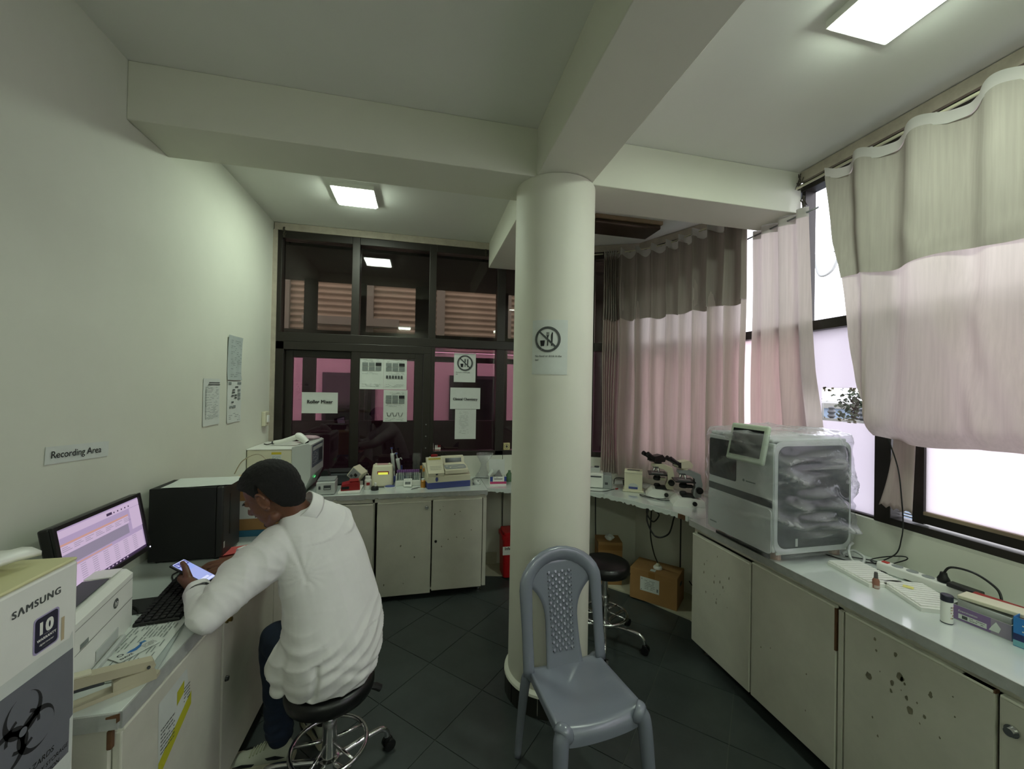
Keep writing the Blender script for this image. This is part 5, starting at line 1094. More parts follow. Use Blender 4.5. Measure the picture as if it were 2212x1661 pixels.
box2(bm, -.072, .072, -.055, .055, .0005, .0025); obj('tray', bm, white_m, t); fr = FR((-.072, -.0552, 0), (1, 0, 0), (0, 0, 1)); pr('band', t, fr, [RC(0, .012, .144, .032)], mag_m, .0005); pr('side_print', t, fr, [RC(0, .033, .024, .075), RC(.125, .033, .144, .075)], mat('kit_blue', '#2c3f88', .5), .0005); pr('print', t, fr, [RC(.035, .052, .11, .058)] + lines2(1, .03, .07, .064, .01, .003, 3, .2), inkd_m, .0008)
obj('lid', box(NB(), (.0, .066, .14), (.144, .0025, .13), R=Matrix.Rotation(math.radians(-8), 3, 'X')), paper_m, t); obj('flap', box(NB(), (-.062, .0, .098), (.0025, .10, .06), R=Matrix.Rotation(math.radians(38), 3, 'Y')), paper_m, t)
bm = NB(); P = [V((-.045, -.03, .03)), V((.06, -.03, .03)), V((.06, .04, .03)), V((-.045, .04, .03)), V((.005, -.01, .125)), V((.02, .03, .12))]; vs = [bm.verts.new(p) for p in P]
for f in ((0, 1, 4), (1, 2, 5, 4), (2, 3, 5), (3, 0, 4, 5), (3, 2, 1, 0)): bm.faces.new([vs[i] for i in f])
obj('foil_pouch', bm, mat('foil', '#9a9a9c', .3, .8, var=.3, scale=40), t)
tag(obj('green_bottle', lathe(NB(), [(.03, .0005), (.032, .01), (.03, .06), (.012, .085), (.012, .1), (0, .101)], 18, (.80, 3.58, TOP)), mat('green_liquid', '#4d6a4c', .25), None, True), 'squat green bottle half hidden by the round column', 'bottle')
# pedal bin under the shelf
t = thing('waste_bin', 'red pedal bin reading Infectious under the shelf by the column', 'bin', (.845, 3.60, .012))
obj('body', prism(NB(), rrect(.20, .19, .03, 4), .0, .34, lambda u, v, h: V((u * (1 + .25 * h), v * (1 + .25 * h), h + .0008))), redb_m, t); obj('lid', prism(NB(), rrect(.235, .225, .04, 4), .343, .375, lambda u, v, h: V((u, v, h))), redb_m, t); obj('lid_dome', prism(NB(), rrect(.20, .19, .03, 4), .3755, .40, lambda u, v, h: V((u, v, h))), redb_m, t); obj('pedal', B2(-.03, .03, -.13, -.098, .004, .02, .003), redb_m, t)
lb = obj('label', prism(NB(), [(-.112, -.1105), (.112, -.1105), (.112, -.1085), (-.112, -.1085)], .21, .285), white_m, t); text('lettering', 'Infectious', .036, FR((-.112, -.1107, .21), (1, 0, 0), (0, 0, 1)), ink_m, lb, .02, .045, 'l', .02, .0006)
cable('wall_cable', [(.79, 3.80, .83), (.79, 3.805, .5), (.795, 3.80, .14)], .004, black_m, 'black cable down the wall behind the red bin')
# right part of the corner shelf
t = thing('electrolyte_meter', 'low white meter with grey end partly hidden by the column', 'meter', (1.50, 3.27, TOP), math.radians(-24))
obj('body', B2(-.16, .075, -.05, .10, .004, .128, .006), white_m, t); obj('end_block', B2(.0755, .15, -.045, .095, .0005, .115, .005), grey_m, t); obj('slot', B2(-.05, .06, -.052, -.0505, .095, .106), dgrey_m, t); obj('port', B2(.09, .115, -.047, -.0455, .035, .055), dgrey_m, t); obj('top_unit', B2(-.04, .05, .0, .08, .1285, .165, .004), lgrey_m, t); obj('knob', cyl(NB(), (.02, .04, .1655), (.02, .04, .176), .02), dgrey_m, t)
cable('red_tipped_lead', [(1.33, 3.16, .866), (1.44, 3.10, .866), (1.52, 3.09, .866), (1.58, 3.12, .866), (1.63, 3.14, .866)], .003, black_m, 'thin dark lead lying before the white meter')
tag(obj('lead_clip', B((1.655, 3.15, TOP + .006), (.03, .012, .01), .003, rz=.4), red_m), 'tiny red clip at the end of the thin lead', 'clip')
tag(obj('power_adapter', B((1.85, 3.28, TOP + .02), (.12, .07, .038), .006, rz=-.4), black_m), 'black power adapter by the curtain foot', 'adapter')
cable('adapter_cable', [(1.72, 3.33, .866), (1.76, 3.38, .90), (1.82, 3.35, .905), (1.86, 3.32, .9025)], .004, black_m, 'black cable curled over the power adapter')
t = thing('haemoglobin_meter', 'cream upright meter with blue oval label on the corner shelf', 'meter', (1.775, 3.085, TOP), math.radians(-32))
obj('foot_plate', B2(-.085, .085, -.06, .06, .0005, .018, .006), cream_m, t); bm = NB(); prism(bm, [(-.052, .0185), (.05, .0185), (.05, .165), (.035, .182), (-.03, .182), (-.046, .165)], -.072, .072, lambda a, b, h: V((h, a, b))); obj('body', bm, cream_m, t); fr = FR((-.072, -.0525, 0), (1, 0, 0), (0, .03, 1)); pr('label', t, fr, [[(.032 + x, .035 + y) for x, y in [(0, 0), (.08, 0), (.08, .02), (.065, .035), (.04, .042), (.015, .035), (0, .02)]]], lgrey_m, .001); pr('label_base', t, fr, [RC(.036, .028, .108, .046)], blue_m, .0016); obj('slot', B2(-.05, .05, -.038, -.01, .1822, .1828), dgrey_m, t); obj('lid_seam', flat(NB(), fr, [RC(.0, .158, .144, .160)], .008), inkg_m, t)
# ================================================================== microscopes and things under the shelf
def microscope(x, y, rz, label, armm, headrot, cream_head):
    t = thing('microscope', label, 'microscope', (x, y, TOP), rz)     # local: -x is the eyepiece side, +x the arm side
    obj('base', prism(NB(), [(-.10, .0005), (.12, .0005), (.12, .045), (.02, .062), (-.055, .062), (-.085, .035), (-.10, .012)], -.075, .075, lambda a, b, h: V((a, h, b))), white_m, t)
    obj('base_pad', prism(NB(), [(-.03, .0625), (.06, .0625), (.05, .078), (-.02, .078)], -.045, .045, lambda a, b, h: V((a, h, b))), blackm_m, t)
    a_ = NB(); prism(a_, [(.05, .0625), (.105, .0625), (.115, .16), (.10, .235), (.03, .262), (-.055, .262), (-.06, .24), (.03, .222), (.06, .20), (.065, .14), (.05, .10)], -.03, .03, lambda a, b, h: V((a, h, b))); obj('arm', a_, armm, t)
    for s in (-1, 1):
        k = NB(); cyl(k, (.09, s * .0305, .12), (.09, s * .058, .12), .024, seg=18); cyl(k, (.09, s * .0585, .12), (.09, s * .075, .12), .015, seg=18); obj('focus_knob', k, black_m, t, True)
    obj('stage', B2(-.085, .058, -.075, .075, .176, .186, .002), black_m, t); obj('slide_clip', B2(-.06, .03, -.05, .0, .1862, .191, .001), steel_m, t)
    obj('condenser', lathe(NB(), [(.022, .125), (.03, .13), (.03, .15), (.022, .158), (.022, .1755)], 18, (-.015, 0, 0)), blackm_m, t, True); obj('condenser_bracket', B2(.0, .0495, -.02, .02, .128, .148), cream_m if not cream_head else blackm_m, t)
    obj('lamp_house', lathe(NB(), [(.026, .0785), (.026, .09), (.018, .098), (0, .099)], 18, (-.015, 0, 0)), blackm_m, t, True)
    obj('nosepiece', lathe(NB(), [(.0, .222), (.028, .226), (.034, .236), (.034, .2395)], 20, (-.02, 0, 0)), steel_m, t, True)
    for k in range(4):
        a = k * PI / 2 + .6; d = V((math.cos(a) * .35, math.sin(a) * .35, -1)).normalized(); p = V((-.02 + .018 * math.cos(a), .018 * math.sin(a), .2265)); ob = NB(); cyl(ob, p, p + d * .02, .0105, seg=12); cyl(ob, p + d * .02, p + d * (.034 if k != 2 else .028), .0085, .006, seg=12); obj('objective', ob, chrome_m, t, True)
    hd = NB(); hr = Matrix.Rotation(headrot, 3, 'Z'); q = lambda a, b, c: hr @ V((a, b, c)) + V((-.01, 0, 0))
    cyl(hd, q(0, 0, .2625), q(0, 0, .275), .03, seg=18)
    poly = [(-.075, .292), (-.06, .278), (.045, .2755), (.055, .30), (.02, .335), (-.05, .325)]; prism(hd, poly, -.032, .032, lambda a, b, h: q(a, h, b)); h_ = obj('head', hd, cream_m if cream_head else black_m, t)
    for s in (-1, 1):
        e = NB(); p0 = q(-.058, s * .026, .308); d = (hr @ V((-.86, 0, .5))).normalized(); cyl(e, p0, p0 + d * .055, .0145, seg=16); cyl(e, p0 + d * .055, p0 + d * .085, .0165, .018, seg=16); obj('eyepiece', e, black_m, t, True)
    bk = NB(); prism(bk, [(-.07, .285), (-.05, .279), (-.052, .322), (-.068, .325)], -.045, .045, lambda a, b, h: q(a, h, b)); obj('binocular_body', bk, black_m, t)
    obj('dial', cyl(NB(), (.05, -.0755, .028), (.05, -.088, .028), .016, seg=16), black_m, t, True)
    return t
microscope(1.91, 2.92, math.radians(-28), 'black-headed binocular microscope nearer the cream meter', cream_m, math.radians(38), False)
microscope(1.965, 2.66, math.radians(-24), 'binocular microscope with cream head beside the wrapped analyser', grey_m, math.radians(20), True)
cable('microscope_cable', [(1.90, 2.81, .866), (1.86, 2.80, .8665), (1.80, 2.83, .8665), (1.75, 2.90, .8665), (1.76, 2.95, .8665), (1.80, 2.86, .8665), (1.83, 2.78, .8665), (1.90, 2.75, .8665)], .003, black_m, 'thin black cable looped on the shelf before the microscopes')
cable('flex_loop', [(1.72, 2.76, .822), (1.70, 2.745, .72), (1.74, 2.69, .62), (1.80, 2.62, .66), (1.815, 2.58, .79), (1.82, 2.56, .822)], .006, black_m, 'wide black cable loop hanging under the corner shelf')
cable('flex_loop', [(1.74, 2.80, .822), (1.725, 2.79, .76), (1.755, 2.75, .71), (1.785, 2.72, .77), (1.76, 2.76, .80)], .0055, black_m, 'small black cable loop hanging inside the wide one')
cable('socket_flex', [(1.76, 2.78, .822), (1.765, 2.80, .6), (1.84, 2.87, .42), (1.912, 2.923, .309)], .005, black_m, 'black flex running down to the socket on the big carton')
cable('wall_cable', [(1.64, 3.545, .83), (1.645, 3.545, .5), (1.65, 3.54, .30)], .005, black_m, 'straight black cable down to the small carton')
cable('wall_cable', [(2.12, 2.92, .83), (2.12, 2.92, .4), (2.11, 2.905, .06)], .0055, black_m, 'straight black cable down beside the right cabinet end')
t = thing('power_plug', 'black plug tangle on the ledge beside the big carton', 'plug', (2.12, 2.66, .012)); obj('body', box(NB(), (0, 0, .03), (.05, .05, .058), .008), black_m, t); obj('flex', tube(NB(), spline([(0, 0, .058), (-.02, .03, .12), (.0, .08, .15), (-.02, .12, .2)], 5), .004, 6), black_m, t, 2)
# cartons standing on the ledge
ca = math.radians(-40)
t = thing('carton', 'brown carton with white address label and socket on top under the shelf', 'carton', (1.922, 2.945, .0122), math.radians(-47.8))
obj('box', B2(-.185, .185, -.12, .12, .0003, .245, .003), card_m, t); obj('flap', B2(-.183, .183, -.118, -.001, .2452, .248, .001), card_m, t); obj('flap', B2(-.183, .183, .001, .118, .2452, .248, .001), card_m, t)
fr = FR((-.185, -.1205, 0), (1, 0, 0), (0, 0, 1)); obj('tape', flat(NB(), fr, [RC(.15, .165, .20, .245)], .0006), cardd_m, t); lb = obj('label', flat(NB(), fr, [RC(.085, .085, .235, .195)], .001), paper_m, t); pr('print', lb, fr, [RC(.215, .10, .228, .125), RC(.09, .09, .098, .098), RC(.095, .175, .102, .185)] + lines2(6, .12, .2, .17, .013, .004, 3, .2), inkg_m, .0016)
obj('hand_hole', flat(NB(), FR((.1855, -.03, 0), (0, 1, 0), (0, 0, 1)), [rrect(.07, .03, .014, 4, .03, .17)], .0006), blackm_m, t); obj('torn_patch', B2(-.03, .01, -.10, -.06, .2481, .2495), paper_m, t)
t = thing('wall_socket', 'round white socket lying on top of the big brown carton', 'socket', (1.915, 2.925, .2612), .3); obj('base', lathe(NB(), [(.035, .0002), (.035, .012), (.028, .02), (0, .021)], 20), white_m, t, True); obj('plug', lathe(NB(), [(.018, .0212), (.016, .035), (.006, .045), (0, .046)], 14), cream_m, t, True)
t = thing('carton', 'small brown carton with crumpled paper on top behind the empty stool', 'carton', (1.665, 3.30, .0122), math.radians(-15)); obj('box', B2(-.11, .10, -.09, .09, .0003, .37, .003), card_m, t); obj('band', B2(-.1102, .1002, -.0902, .0902, .30, .345), cardd_m, t); obj('lid_seam', B2(-.108, .098, -.002, .002, .3702, .372), cardd_m, t)
bm = NB(); bmesh.ops.create_icosphere(bm, subdivisions=2, radius=.04)
for v in bm.verts: v.co *= 1 + .5 * noise.noise(v.co * 60); v.co.z *= .7
o = obj('crumpled_paper', bm, paper_m); o.location = (1.655, 3.27, .408); tag(o, 'crumpled white paper on the small brown carton', 'paper')
# ================================================================== wrapped analyser
w = thing('pcr_analyser', 'large white and dark grey analyser under clear plastic on the right worktop', 'analyser', (1.745, 1.905, TOP))
# local: front face in plane x=0, y -.235 (camera side) .. .235, depth along +x
obj('body', B2(.012, .48, -.225, .225, .035, .60, .03), dgrey_m, w)
bm = NB(); prism(bm, rrect(.49, .57, .055, 6, .245, .325), -.237, -.2255, lambda a, b, h: V((a, h, b)))
sh = obj('side_shell', bm, mat('analyser_white', '#c9cdca', .4), w); obj('side_panel', prism(NB(), rrect(.455, .52, .05, 6, .248, .327), -.2385, -.2372, lambda a, b, h: V((a, h, b))), mat('analyser_side', '#3a4043', .45), w)
obj('front_shell', B2(-.005, .0115, -.234, .225, .05, .60, .004), MATS['analyser_white'], w); obj('top_cover', B2(.0, .48, -.222, .222, .6005, .622, .01), MATS['analyser_white'], w)
fr = FR((-.005, .225, 0), (0, -1, 0), (0, 0, 1))   # u from far end towards the camera
obj('dark_window', flat(NB(), fr, [rrect(.215, .225, .012, 3, .11, .465)], .0015), mat('analyser_window', '#1d2226', .2), w)
obj('dark_stripe', flat(NB(), fr, [RC(.0, .272, .455, .312)], .0015), mat('analyser_stripe', '#33393c', .4), w)
obj('door_panel', prism(NB(), rrect(.45, .225, .02, 4, .228, .152), .0005, .006, fr), MATS['analyser_white'], w); obj('front_vent', flat(NB(), fr, [RC(.06, .012, .44, .028)], -.003), blackm_m, w)
text('lettering', 'Q1000', .02, fr, inkd_m, w, .04, .10, 'l', .0, .0066) if 0 else None
obj('badge', flat(NB(), fr, [RC(.02, .075, .075, .083)], .0066), inkg_m, w); pr('print', w, fr, [disc2(.27, .375, .008, 6), RC(.285, .37, .35, .377)], inkg_m, .0015)
Rs = Matrix.Rotation(math.radians(12), 3, 'Y'); c0 = V((-.03, -.095, .585))
mn = obj('touchscreen', box(NB(), c0, (.022, .25, .205), .01, R=Rs), mat('screen_frame_green', '#bcc8b4', .45), w); obj('screen_glass', box(NB(), c0 + Rs @ V((-.012, 0, .002)), (.002, .205, .145), .001, R=Rs), lcd_m, mn); obj('screen_arm', box(NB(), (.0, -.095, .56), (.03, .10, .08), .004), MATS['screen_frame_green'], mn)
obj('top_bulge', lathe(NB(), [(.06, .6225), (.055, .640), (.0, .648)], 24, (.2, .09, 0)), grey_m, w, True); obj('barcode_tag', flat(NB(), FR((0, -.2388, 0), (1, 0, 0), (0, 0, 1)), [RC(.13, .075, .145, .115)], .0006), paper_m, w)
for x in (.06, .44):
    for y in (-.19, .19): obj('foot', cyl(NB(), (x, y, .0005), (x, y, .0345), .024, seg=16), mat('foot_pinkish', '#b79c90', .5) if 'foot_pinkish' not in MATS else MATS['foot_pinkish'], w)
obj('base_rail', B2(.02, .47, -.232, -.2256, .036, .05), white_m, w)
# cover: rounded box of film, flared hem, creases
GLINT = []  # per-vertex amount of painted highlight, also drives the film's bump
def cover(u, v):
    """u around, v from hem (0) up the wall and over the top (1)"""
    a = u * 2 * PI; e = .22; c, s = math.cos(a), math.sin(a); sq = lambda k: math.copysign(abs(k) ** e, k)
    hx, hy = .272, .256
    if v < .62: k = v / .62; z = .030 + .60 * k; f = 1.0 + .018 * (1 - k) ** 2
    else: k = (v - .62) / .38; z = .63 + .028 * math.sin(min(1, k * 2.2) * PI / 2); f = max(.02, 1 - .02 * min(1, k * 5) - .98 * max(0, (k - .12) / .88))
    p = V((.242 + sq(c) * hx * f, -.002 + sq(s) * hy * f, z))
    nz = noise.noise(V((p.x * 7 + 3, p.y * 7, p.z * 6))) * .012 + noise.noise(V((p.x * 16, p.y * 16 + 5, p.z * 13))) * .006
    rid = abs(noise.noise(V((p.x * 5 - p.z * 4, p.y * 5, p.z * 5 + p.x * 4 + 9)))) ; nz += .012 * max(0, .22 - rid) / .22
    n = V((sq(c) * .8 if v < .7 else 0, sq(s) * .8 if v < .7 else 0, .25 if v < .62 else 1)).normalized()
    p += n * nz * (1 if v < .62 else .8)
    glint = .35 * max(0, .12 - rid) / .12 + (.25 + .5 * max(0, noise.noise(V((p.x * 9, p.y * 9, 2)))) if v > .58 else 0)
    if s < -.45 and v < .64:      # slumped folds on the side towards the camera
        for x0, z0, x1, z1, w_, h_ in ((.02, .45, .40, .26, .030, .042), (.08, .29, .50, .11, .028, .044), (.0, .22, .33, .10, .022, .032), (.33, .52, .50, .33, .07, .024), (.02, .50, .30, .55, .02, .022), (.0, .40, .33, .50, .006, .012)):
            dx, dz = x1 - x0, z1 - z0; L_ = math.hypot(dx, dz); t_ = ((p.x - x0) * dx + (p.z - z0) * dz) / L_ / L_; d_ = ((p.z - z0) * dx - (p.x - x0) * dz) / L_
            if -.1 < t_ < 1.1:
                g_ = (math.exp(-(d_ / w_) ** 2) if d_ > 0 else math.exp(-(d_ / (w_ * .45)) ** 2)) * min(1, max(0, (t_ + .1) * 6)) * min(1, max(0, (1.1 - t_) * 6))
                glint = max(glint, g_ * (.55 + .9 * abs(noise.noise(V((p.x * 30, p.z * 30, 2))))) ** 1.5)
                p.y -= g_ * (h_ + .012 * noise.noise(V((p.x * 42, p.z * 42, 3))) + .012 * abs(noise.noise(V((p.x * 80, p.z * 80, 7)))))
    elif v >= .5 and p.x > .15: p.z += .006 * noise.noise(V((p.x * 40, p.y * 40, 1)))
    if s < -.3 and v < .3: p.z += .055 * max(0, (c + .2)) * (1 - v / .3) ; 
    bump_ = V((p.x + .03, p.y + .095, p.z - .585)); 
    if p.x < .05 and bump_.length < .2: p.x -= .055 * max(0, 1 - (bump_.length / .2) ** 2)
    if v < .03: p.z += .008 * math.sin(40 * u)
    GLINT.append(min(1, glint)); p.z = max(p.z, .004); return p
bm = NB(); A = grid(bm, cover, 300, 120, True); o = obj('plastic_cover', bm, cover_m, None, 2); _a = o.data.attributes.new('crumple_glint', 'FLOAT', 'POINT'); _a.data.foreach_set('value', GLINT[:len(o.data.vertices)]); o.location = (1.745, 1.905, TOP); tag(o, 'crinkled clear plastic cover draped over the large analyser', 'plastic cover')
# ================================================================== right worktop
def welltray(x, y, rz, label):
    t = thing('well_tray', label, 'tray', (x, y, TOP), rz); obj('base', prism(NB(), [(-.115, -.085), (.115, -.085), (.115, .085), (-.115, .085)], .0005, .016), white_m, t)
    bm = NB()
    for k in range(11):
        xx = -.103 + k * .0206; pts = [(xx, -.078), (xx + .0145, -.078), (xx + .0145, .078), (xx, .078)]; prism(bm, pts, .0162, .0215)
        for j in range(9): pass
    stuff(obj('wells', bm, white_m, t)); return t
welltray(2.065, 1.475, math.radians(78), 'white ridged slide tray nearer the wrapped analyser')
welltray(2.077, 1.258, math.radians(66), 'white ridged slide tray with a yellow note, nearer the boxes')
o = obj('sticky_note', B((2.085, 1.315, TOP + .0235), (.028, .034, .0015), rz=.5), mat('note_yellow', '#d8d27a', .7)); tag(o, 'small yellow sticky note on the slide tray', 'note')
t = bottle('dropper_bottle', 'small dark-capped brown dropper bottle at the corner of the slide tray', 'bottle', 1.985, 1.372, [(.0125, .0005), (.013, .003), (.013, .035), (.008, .044)], mat('brown_liquid', '#8d5f50', .35), [(.0075, .0445), (.007, .058), (.006, .07), (0, .072)], mat('cap_dark_grey', '#4a4848', .5), (.0132, .004, .016, -3, 0), mat('bottle_label', '#b7a79c', .7))
ps = thing('power_strip', 'white power strip with red switch along the wall on the right worktop', 'power strip', (2.235, 1.335, TOP), math.radians(-82))
obj('body', box(NB(), (0, 0, .0225), (.36, .055, .044), .006), white_m, ps); obj('switch', box(NB(), (-.155, 0, .046), (.025, .022, .006), .002), mat('switch_red', '#b3281e', .4), ps)
for k in range(5): obj('outlet', lathe(NB(), [(.021, .0448), (.021, .0462), (.017, .0455), (0, .0450)], 18, (-.11 + .055 * k, 0, 0)), grey_m, ps)
t = thing('power_plug', 'black plug with arching flex in the power strip', 'plug', (2.242, 1.285, TOP + .047)); obj('body', lathe(NB(), [(.02, 0), (.021, .012), (.014, .026), (.011, .04), (0, .041)], 16), black_m, t, True); obj('flex', tube(NB(), spline([(0, 0, .036), (.01, -.02, .07), (.02, -.09, .075), (.03, -.15, .04), (.02, -.17, .0)], 7), .0045, 8), black_m, t, 2)
o = obj('charger', B((2.225, 1.205, TOP + .056), (.045, .10, .018), .005, rz=.1), black_m); tag(o, 'flat black charger plugged into the power strip', 'charger')
for k, (P, r, m, lb) in enumerate((([(2.11, 1.70, .866), (2.14, 1.62, .866), (2.22, 1.58, .866), (2.27, 1.55, .866), (2.24, 1.52, .866)], .003, black_m, 'black cable coming out from under the wrapped analyser'),
        ([(2.25, 1.56, .866), (2.28, 1.60, .8665), (2.31, 1.55, .90), (2.315, 1.48, .93), (2.305, 1.46, .925), (2.29, 1.50, .89), (2.245, 1.515, .870)], .0028, black_m, 'thin black cable loop leaning on the wall above the power strip'),
        ([(2.19, 1.66, .867), (2.24, 1.60, .872), (2.27, 1.56, .8725), (2.275, 1.53, .872), (2.25, 1.515, .878)], .0032, black_m, 'black cable in the tangle by the strip end'),
        ([(2.14, 1.60, .8665), (2.18, 1.50, .866), (2.20, 1.42, .866), (2.19, 1.30, .866)], .003, black_m, 'black cable lying between tray and power strip'))): cable('power_cable', P, r, m, lb)
cable('grey_cable', [(2.24, 1.66, .93), (2.19, 1.64, .925), (2.15, 1.61, .90), (2.15, 1.59, .872), (2.19, 1.575, .868), (2.23, 1.60, .885), (2.22, 1.645, .90), (2.17, 1.66, .88)], .0065, lgrey_m, 'thick grey cable coiled beside the wrapped analyser')
t = bottle('strip_container', 'white test strip container with dark lid and colour chart', 'container', 1.958, 1.112, [(.0165, .0005), (.0172, .003), (.0172, .082)], white_m, [(.0178, .0825), (.0178, .104), (.016, .106), (0, .106)], mat('lid_navy', '#1a1b2c', .4)); obj('base_ring', lathe(NB(), [(.0175, .001), (.0175, .004)], 18), MATS['lid_navy'], t)
f = lambda u, v, h=0: V(((.0172 + h) * math.cos(u), (.0172 + h) * math.sin(u), v))
for j, mm in enumerate((mat('chart_tan', '#b58a5c', .6), inkd_m, mat('chart_olive', '#8d8a4a', .6), mat('chart_pink', '#a8686c', .6))): pr('chart', t, f, [RC(-2.0 + .28 * ((j + k) % 5), .022 + .010 * k, -2.0 + .28 * ((j + k) % 5) + .17, .027 + .010 * k) for k in range(5)], mm, .0005)
# boxes at the right edge
t = thing('glove_box', 'open purple and grey carton box beside the strip container', 'box', (2.06, 1.06, TOP), math.radians(-84))
bm = NB(); L_, D_, H_ = .155, .062, .056
for a in ((-L_ / 2, L_ / 2, -D_ / 2, -D_ / 2 + .002), (-L_ / 2, L_ / 2, D_ / 2 - .002, D_ / 2), (-L_ / 2, -L_ / 2 + .002, -D_ / 2 + .002, D_ / 2 - .002), (L_ / 2 - .002, L_ / 2, -D_ / 2 + .002, D_ / 2 - .002)): box2(bm, a[0], a[1], a[2], a[3], .0025, H_)
box2(bm, -L_ / 2, L_ / 2, -D_ / 2, D_ / 2, .0005, .0025); obj('tray', bm, lgrey_m, t); fr = FR((-L_ / 2, -D_ / 2 - .0002, 0), (1, 0, 0), (0, 0, 1)); pf_ = obj('print_field', flat(NB(), fr, [RC(.0, .0025, .105, H_)], .0005), purple_m, t); obj('print_field', flat(NB(), fr, [RC(.105, .0025, L_, H_)], .0005), mat('print_mauve_grey', '#8d8392', .6), t)
text('lettering', 'Examination', .0105, fr, paper_m, pf_, .045, .036, 'c', .01, .0009, shear=.15); lb = obj('label', flat(NB(), fr, [RC(.02, .010, .095, .028)], .0009), paper_m, t); pr('print', lb, fr, [RC(.03, .013, .045, .025)] + lines2(2, .05, .09, .022, .007, .002, 3, .1), inkd_m, .0013); obj('picture', flat(NB(), fr, [[(.10, .012), (.125, .012), (.13, .03), (.118, .048), (.108, .03)]], .0009), paper_m, t)
o = obj('inner_carton', B2(-.07, .07, -.028, .03, 0, .072, .002), lgrey_m); o.location = (2.075, 1.06, TOP + .0028); o.rotation_euler = (0, 0, math.radians(-84)); tag(o, 'grey carton standing inside the purple box', 'carton')
o = obj('carton_cover', box(NB(), (0, 0, 0), (.165, .075, .014), .003, R=Matrix.Rotation(-.05, 3, 'Y')), cream_m); o.location = (2.085, 1.05, TOP + .0895); o.rotation_euler = (0, 0, math.radians(-80)); tag(o, 'cream carton lid lying across the grey carton', 'lid')
o = obj('red_booklet', box(NB(), (0, 0, 0), (.15, .06, .012), .001), red_m); o.location = (2.165, 1.07, TOP + .0725); o.rotation_euler = (0, 0, math.radians(-78)); tag(o, 'red edged booklet behind the cream lid', 'booklet')
o = obj('white_carton', B2(-.05, .05, -.025, .025, .0005, .065, .002), paper_m); o.location = (2.17, 1.07, TOP); o.rotation_euler = (0, 0, math.radians(-78)); tag(o, 'white carton under the red booklet', 'carton')
t = thing('blue_box', 'open blue cardboard box at the right end of the worktop', 'box', (2.075, .915, TOP), math.radians(-80))
bm = NB(); L_, D_, H_ = .12, .10, .10
for a in ((-L_ / 2, L_ / 2, -D_ / 2, -D_ / 2 + .002), (-L_ / 2, L_ / 2, D_ / 2 - .002, D_ / 2), (-L_ / 2, -L_ / 2 + .002, -D_ / 2 + .002, D_ / 2 - .002), (L_ / 2 - .002, L_ / 2, -D_ / 2 + .002, D_ / 2 - .002)): box2(bm, a[0], a[1], a[2], a[3], .0025, H_)
box2(bm, -L_ / 2, L_ / 2, -D_ / 2, D_ / 2, .0005, .0025); obj('tray', bm, mat('box_blue', '#1f6fb2', .55), t); fr = FR((-L_ / 2, -D_ / 2 - .0002, 0), (1, 0, 0), (0, 0, 1)); obj('band', flat(NB(), fr, [RC(0, .022, L_, .045)], .0005), mat('band_navy', '#1c2a5c', .6), t); obj('base_band', flat(NB(), fr, [RC(0, .0025, L_, .022)], .0005), mat('band_teal', '#6fa9b4', .6), t); pr('print', t, fr, [RC(.03, .028, .07, .04)] + lines2(3, .02, .09, .075, .01, .004, 3, .2), paper_m, .0009)
obj('inner_liner', B2(-L_ / 2 + .0022, L_ / 2 - .0022, -.02, .0, .003, .085), card_m, t)
# ================================================================== the seated man
def cone(bm, p0, r0, p1, r1, seg=22):
    p0, p1 = V(p0), V(p1); d = p1 - p0; L_ = d.length
    x, y, d = frame_of(d); st = []
    for k in range(6): a = -PI / 2 + PI / 2 * k / 5; st.append((r0 * math.sin(a), r0 * math.cos(a)))
    for k in range(6): a = PI / 2 * k / 5; st.append((L_ + r1 * math.sin(a), r1 * math.cos(a)))
    rings = []
    for h, r in st:
        c = p0 + d * h
        rings.append([bm.verts.new(c)] if r < 1e-6 else [bm.verts.new(c + (x * math.cos(2 * PI * i / seg) + y * math.sin(2 * PI * i / seg)) * r) for i in range(seg)])
    for A, Bq in zip(rings, rings[1:]):
        for i in range(seg):
            j = (i + 1) % seg
            if len(A) == 1: bm.faces.new((A[0], Bq[i], Bq[j]))
            elif len(Bq) == 1: bm.faces.new((A[i], Bq[0], A[j]))
            else: bm.faces.new((A[i], Bq[i], Bq[j], A[j]))
def chain(bm, P):
    for a, b in zip(P, P[1:]): cone(bm, a[0], a[1], b[0], b[1])
def ell(bm, M_, c, r):
    t = NB(); bmesh.ops.create_icosphere(t, subdivisions=3, radius=1)
    merge(bm, t, M_ @ Matrix.Translation(c) @ Matrix.Diagonal((r[0], r[1], r[2], 1)))
def loft(bm, secs, rd, fd, seg=36, e=1.0):
    rings = []
    for (cx, cy, z, w, d) in secs:
        rr = []
        for i in range(seg):
            a = 2 * PI * i / seg; c, s = math.cos(a), math.sin(a); c = math.copysign(abs(c) ** e, c); s = math.copysign(abs(s) ** e, s)
            rr.append(bm.verts.new(V((cx, cy, z)) + rd * (w * c) + fd * (d * s)))
        rings.append(rr)
    for A, Bq in zip(rings, rings[1:]):
        for i in range(seg): bm.faces.new((A[i], A[(i + 1) % seg], Bq[(i + 1) % seg], Bq[i]))
    bm.faces.new(rings[0][::-1]); bm.faces.new(rings[-1])
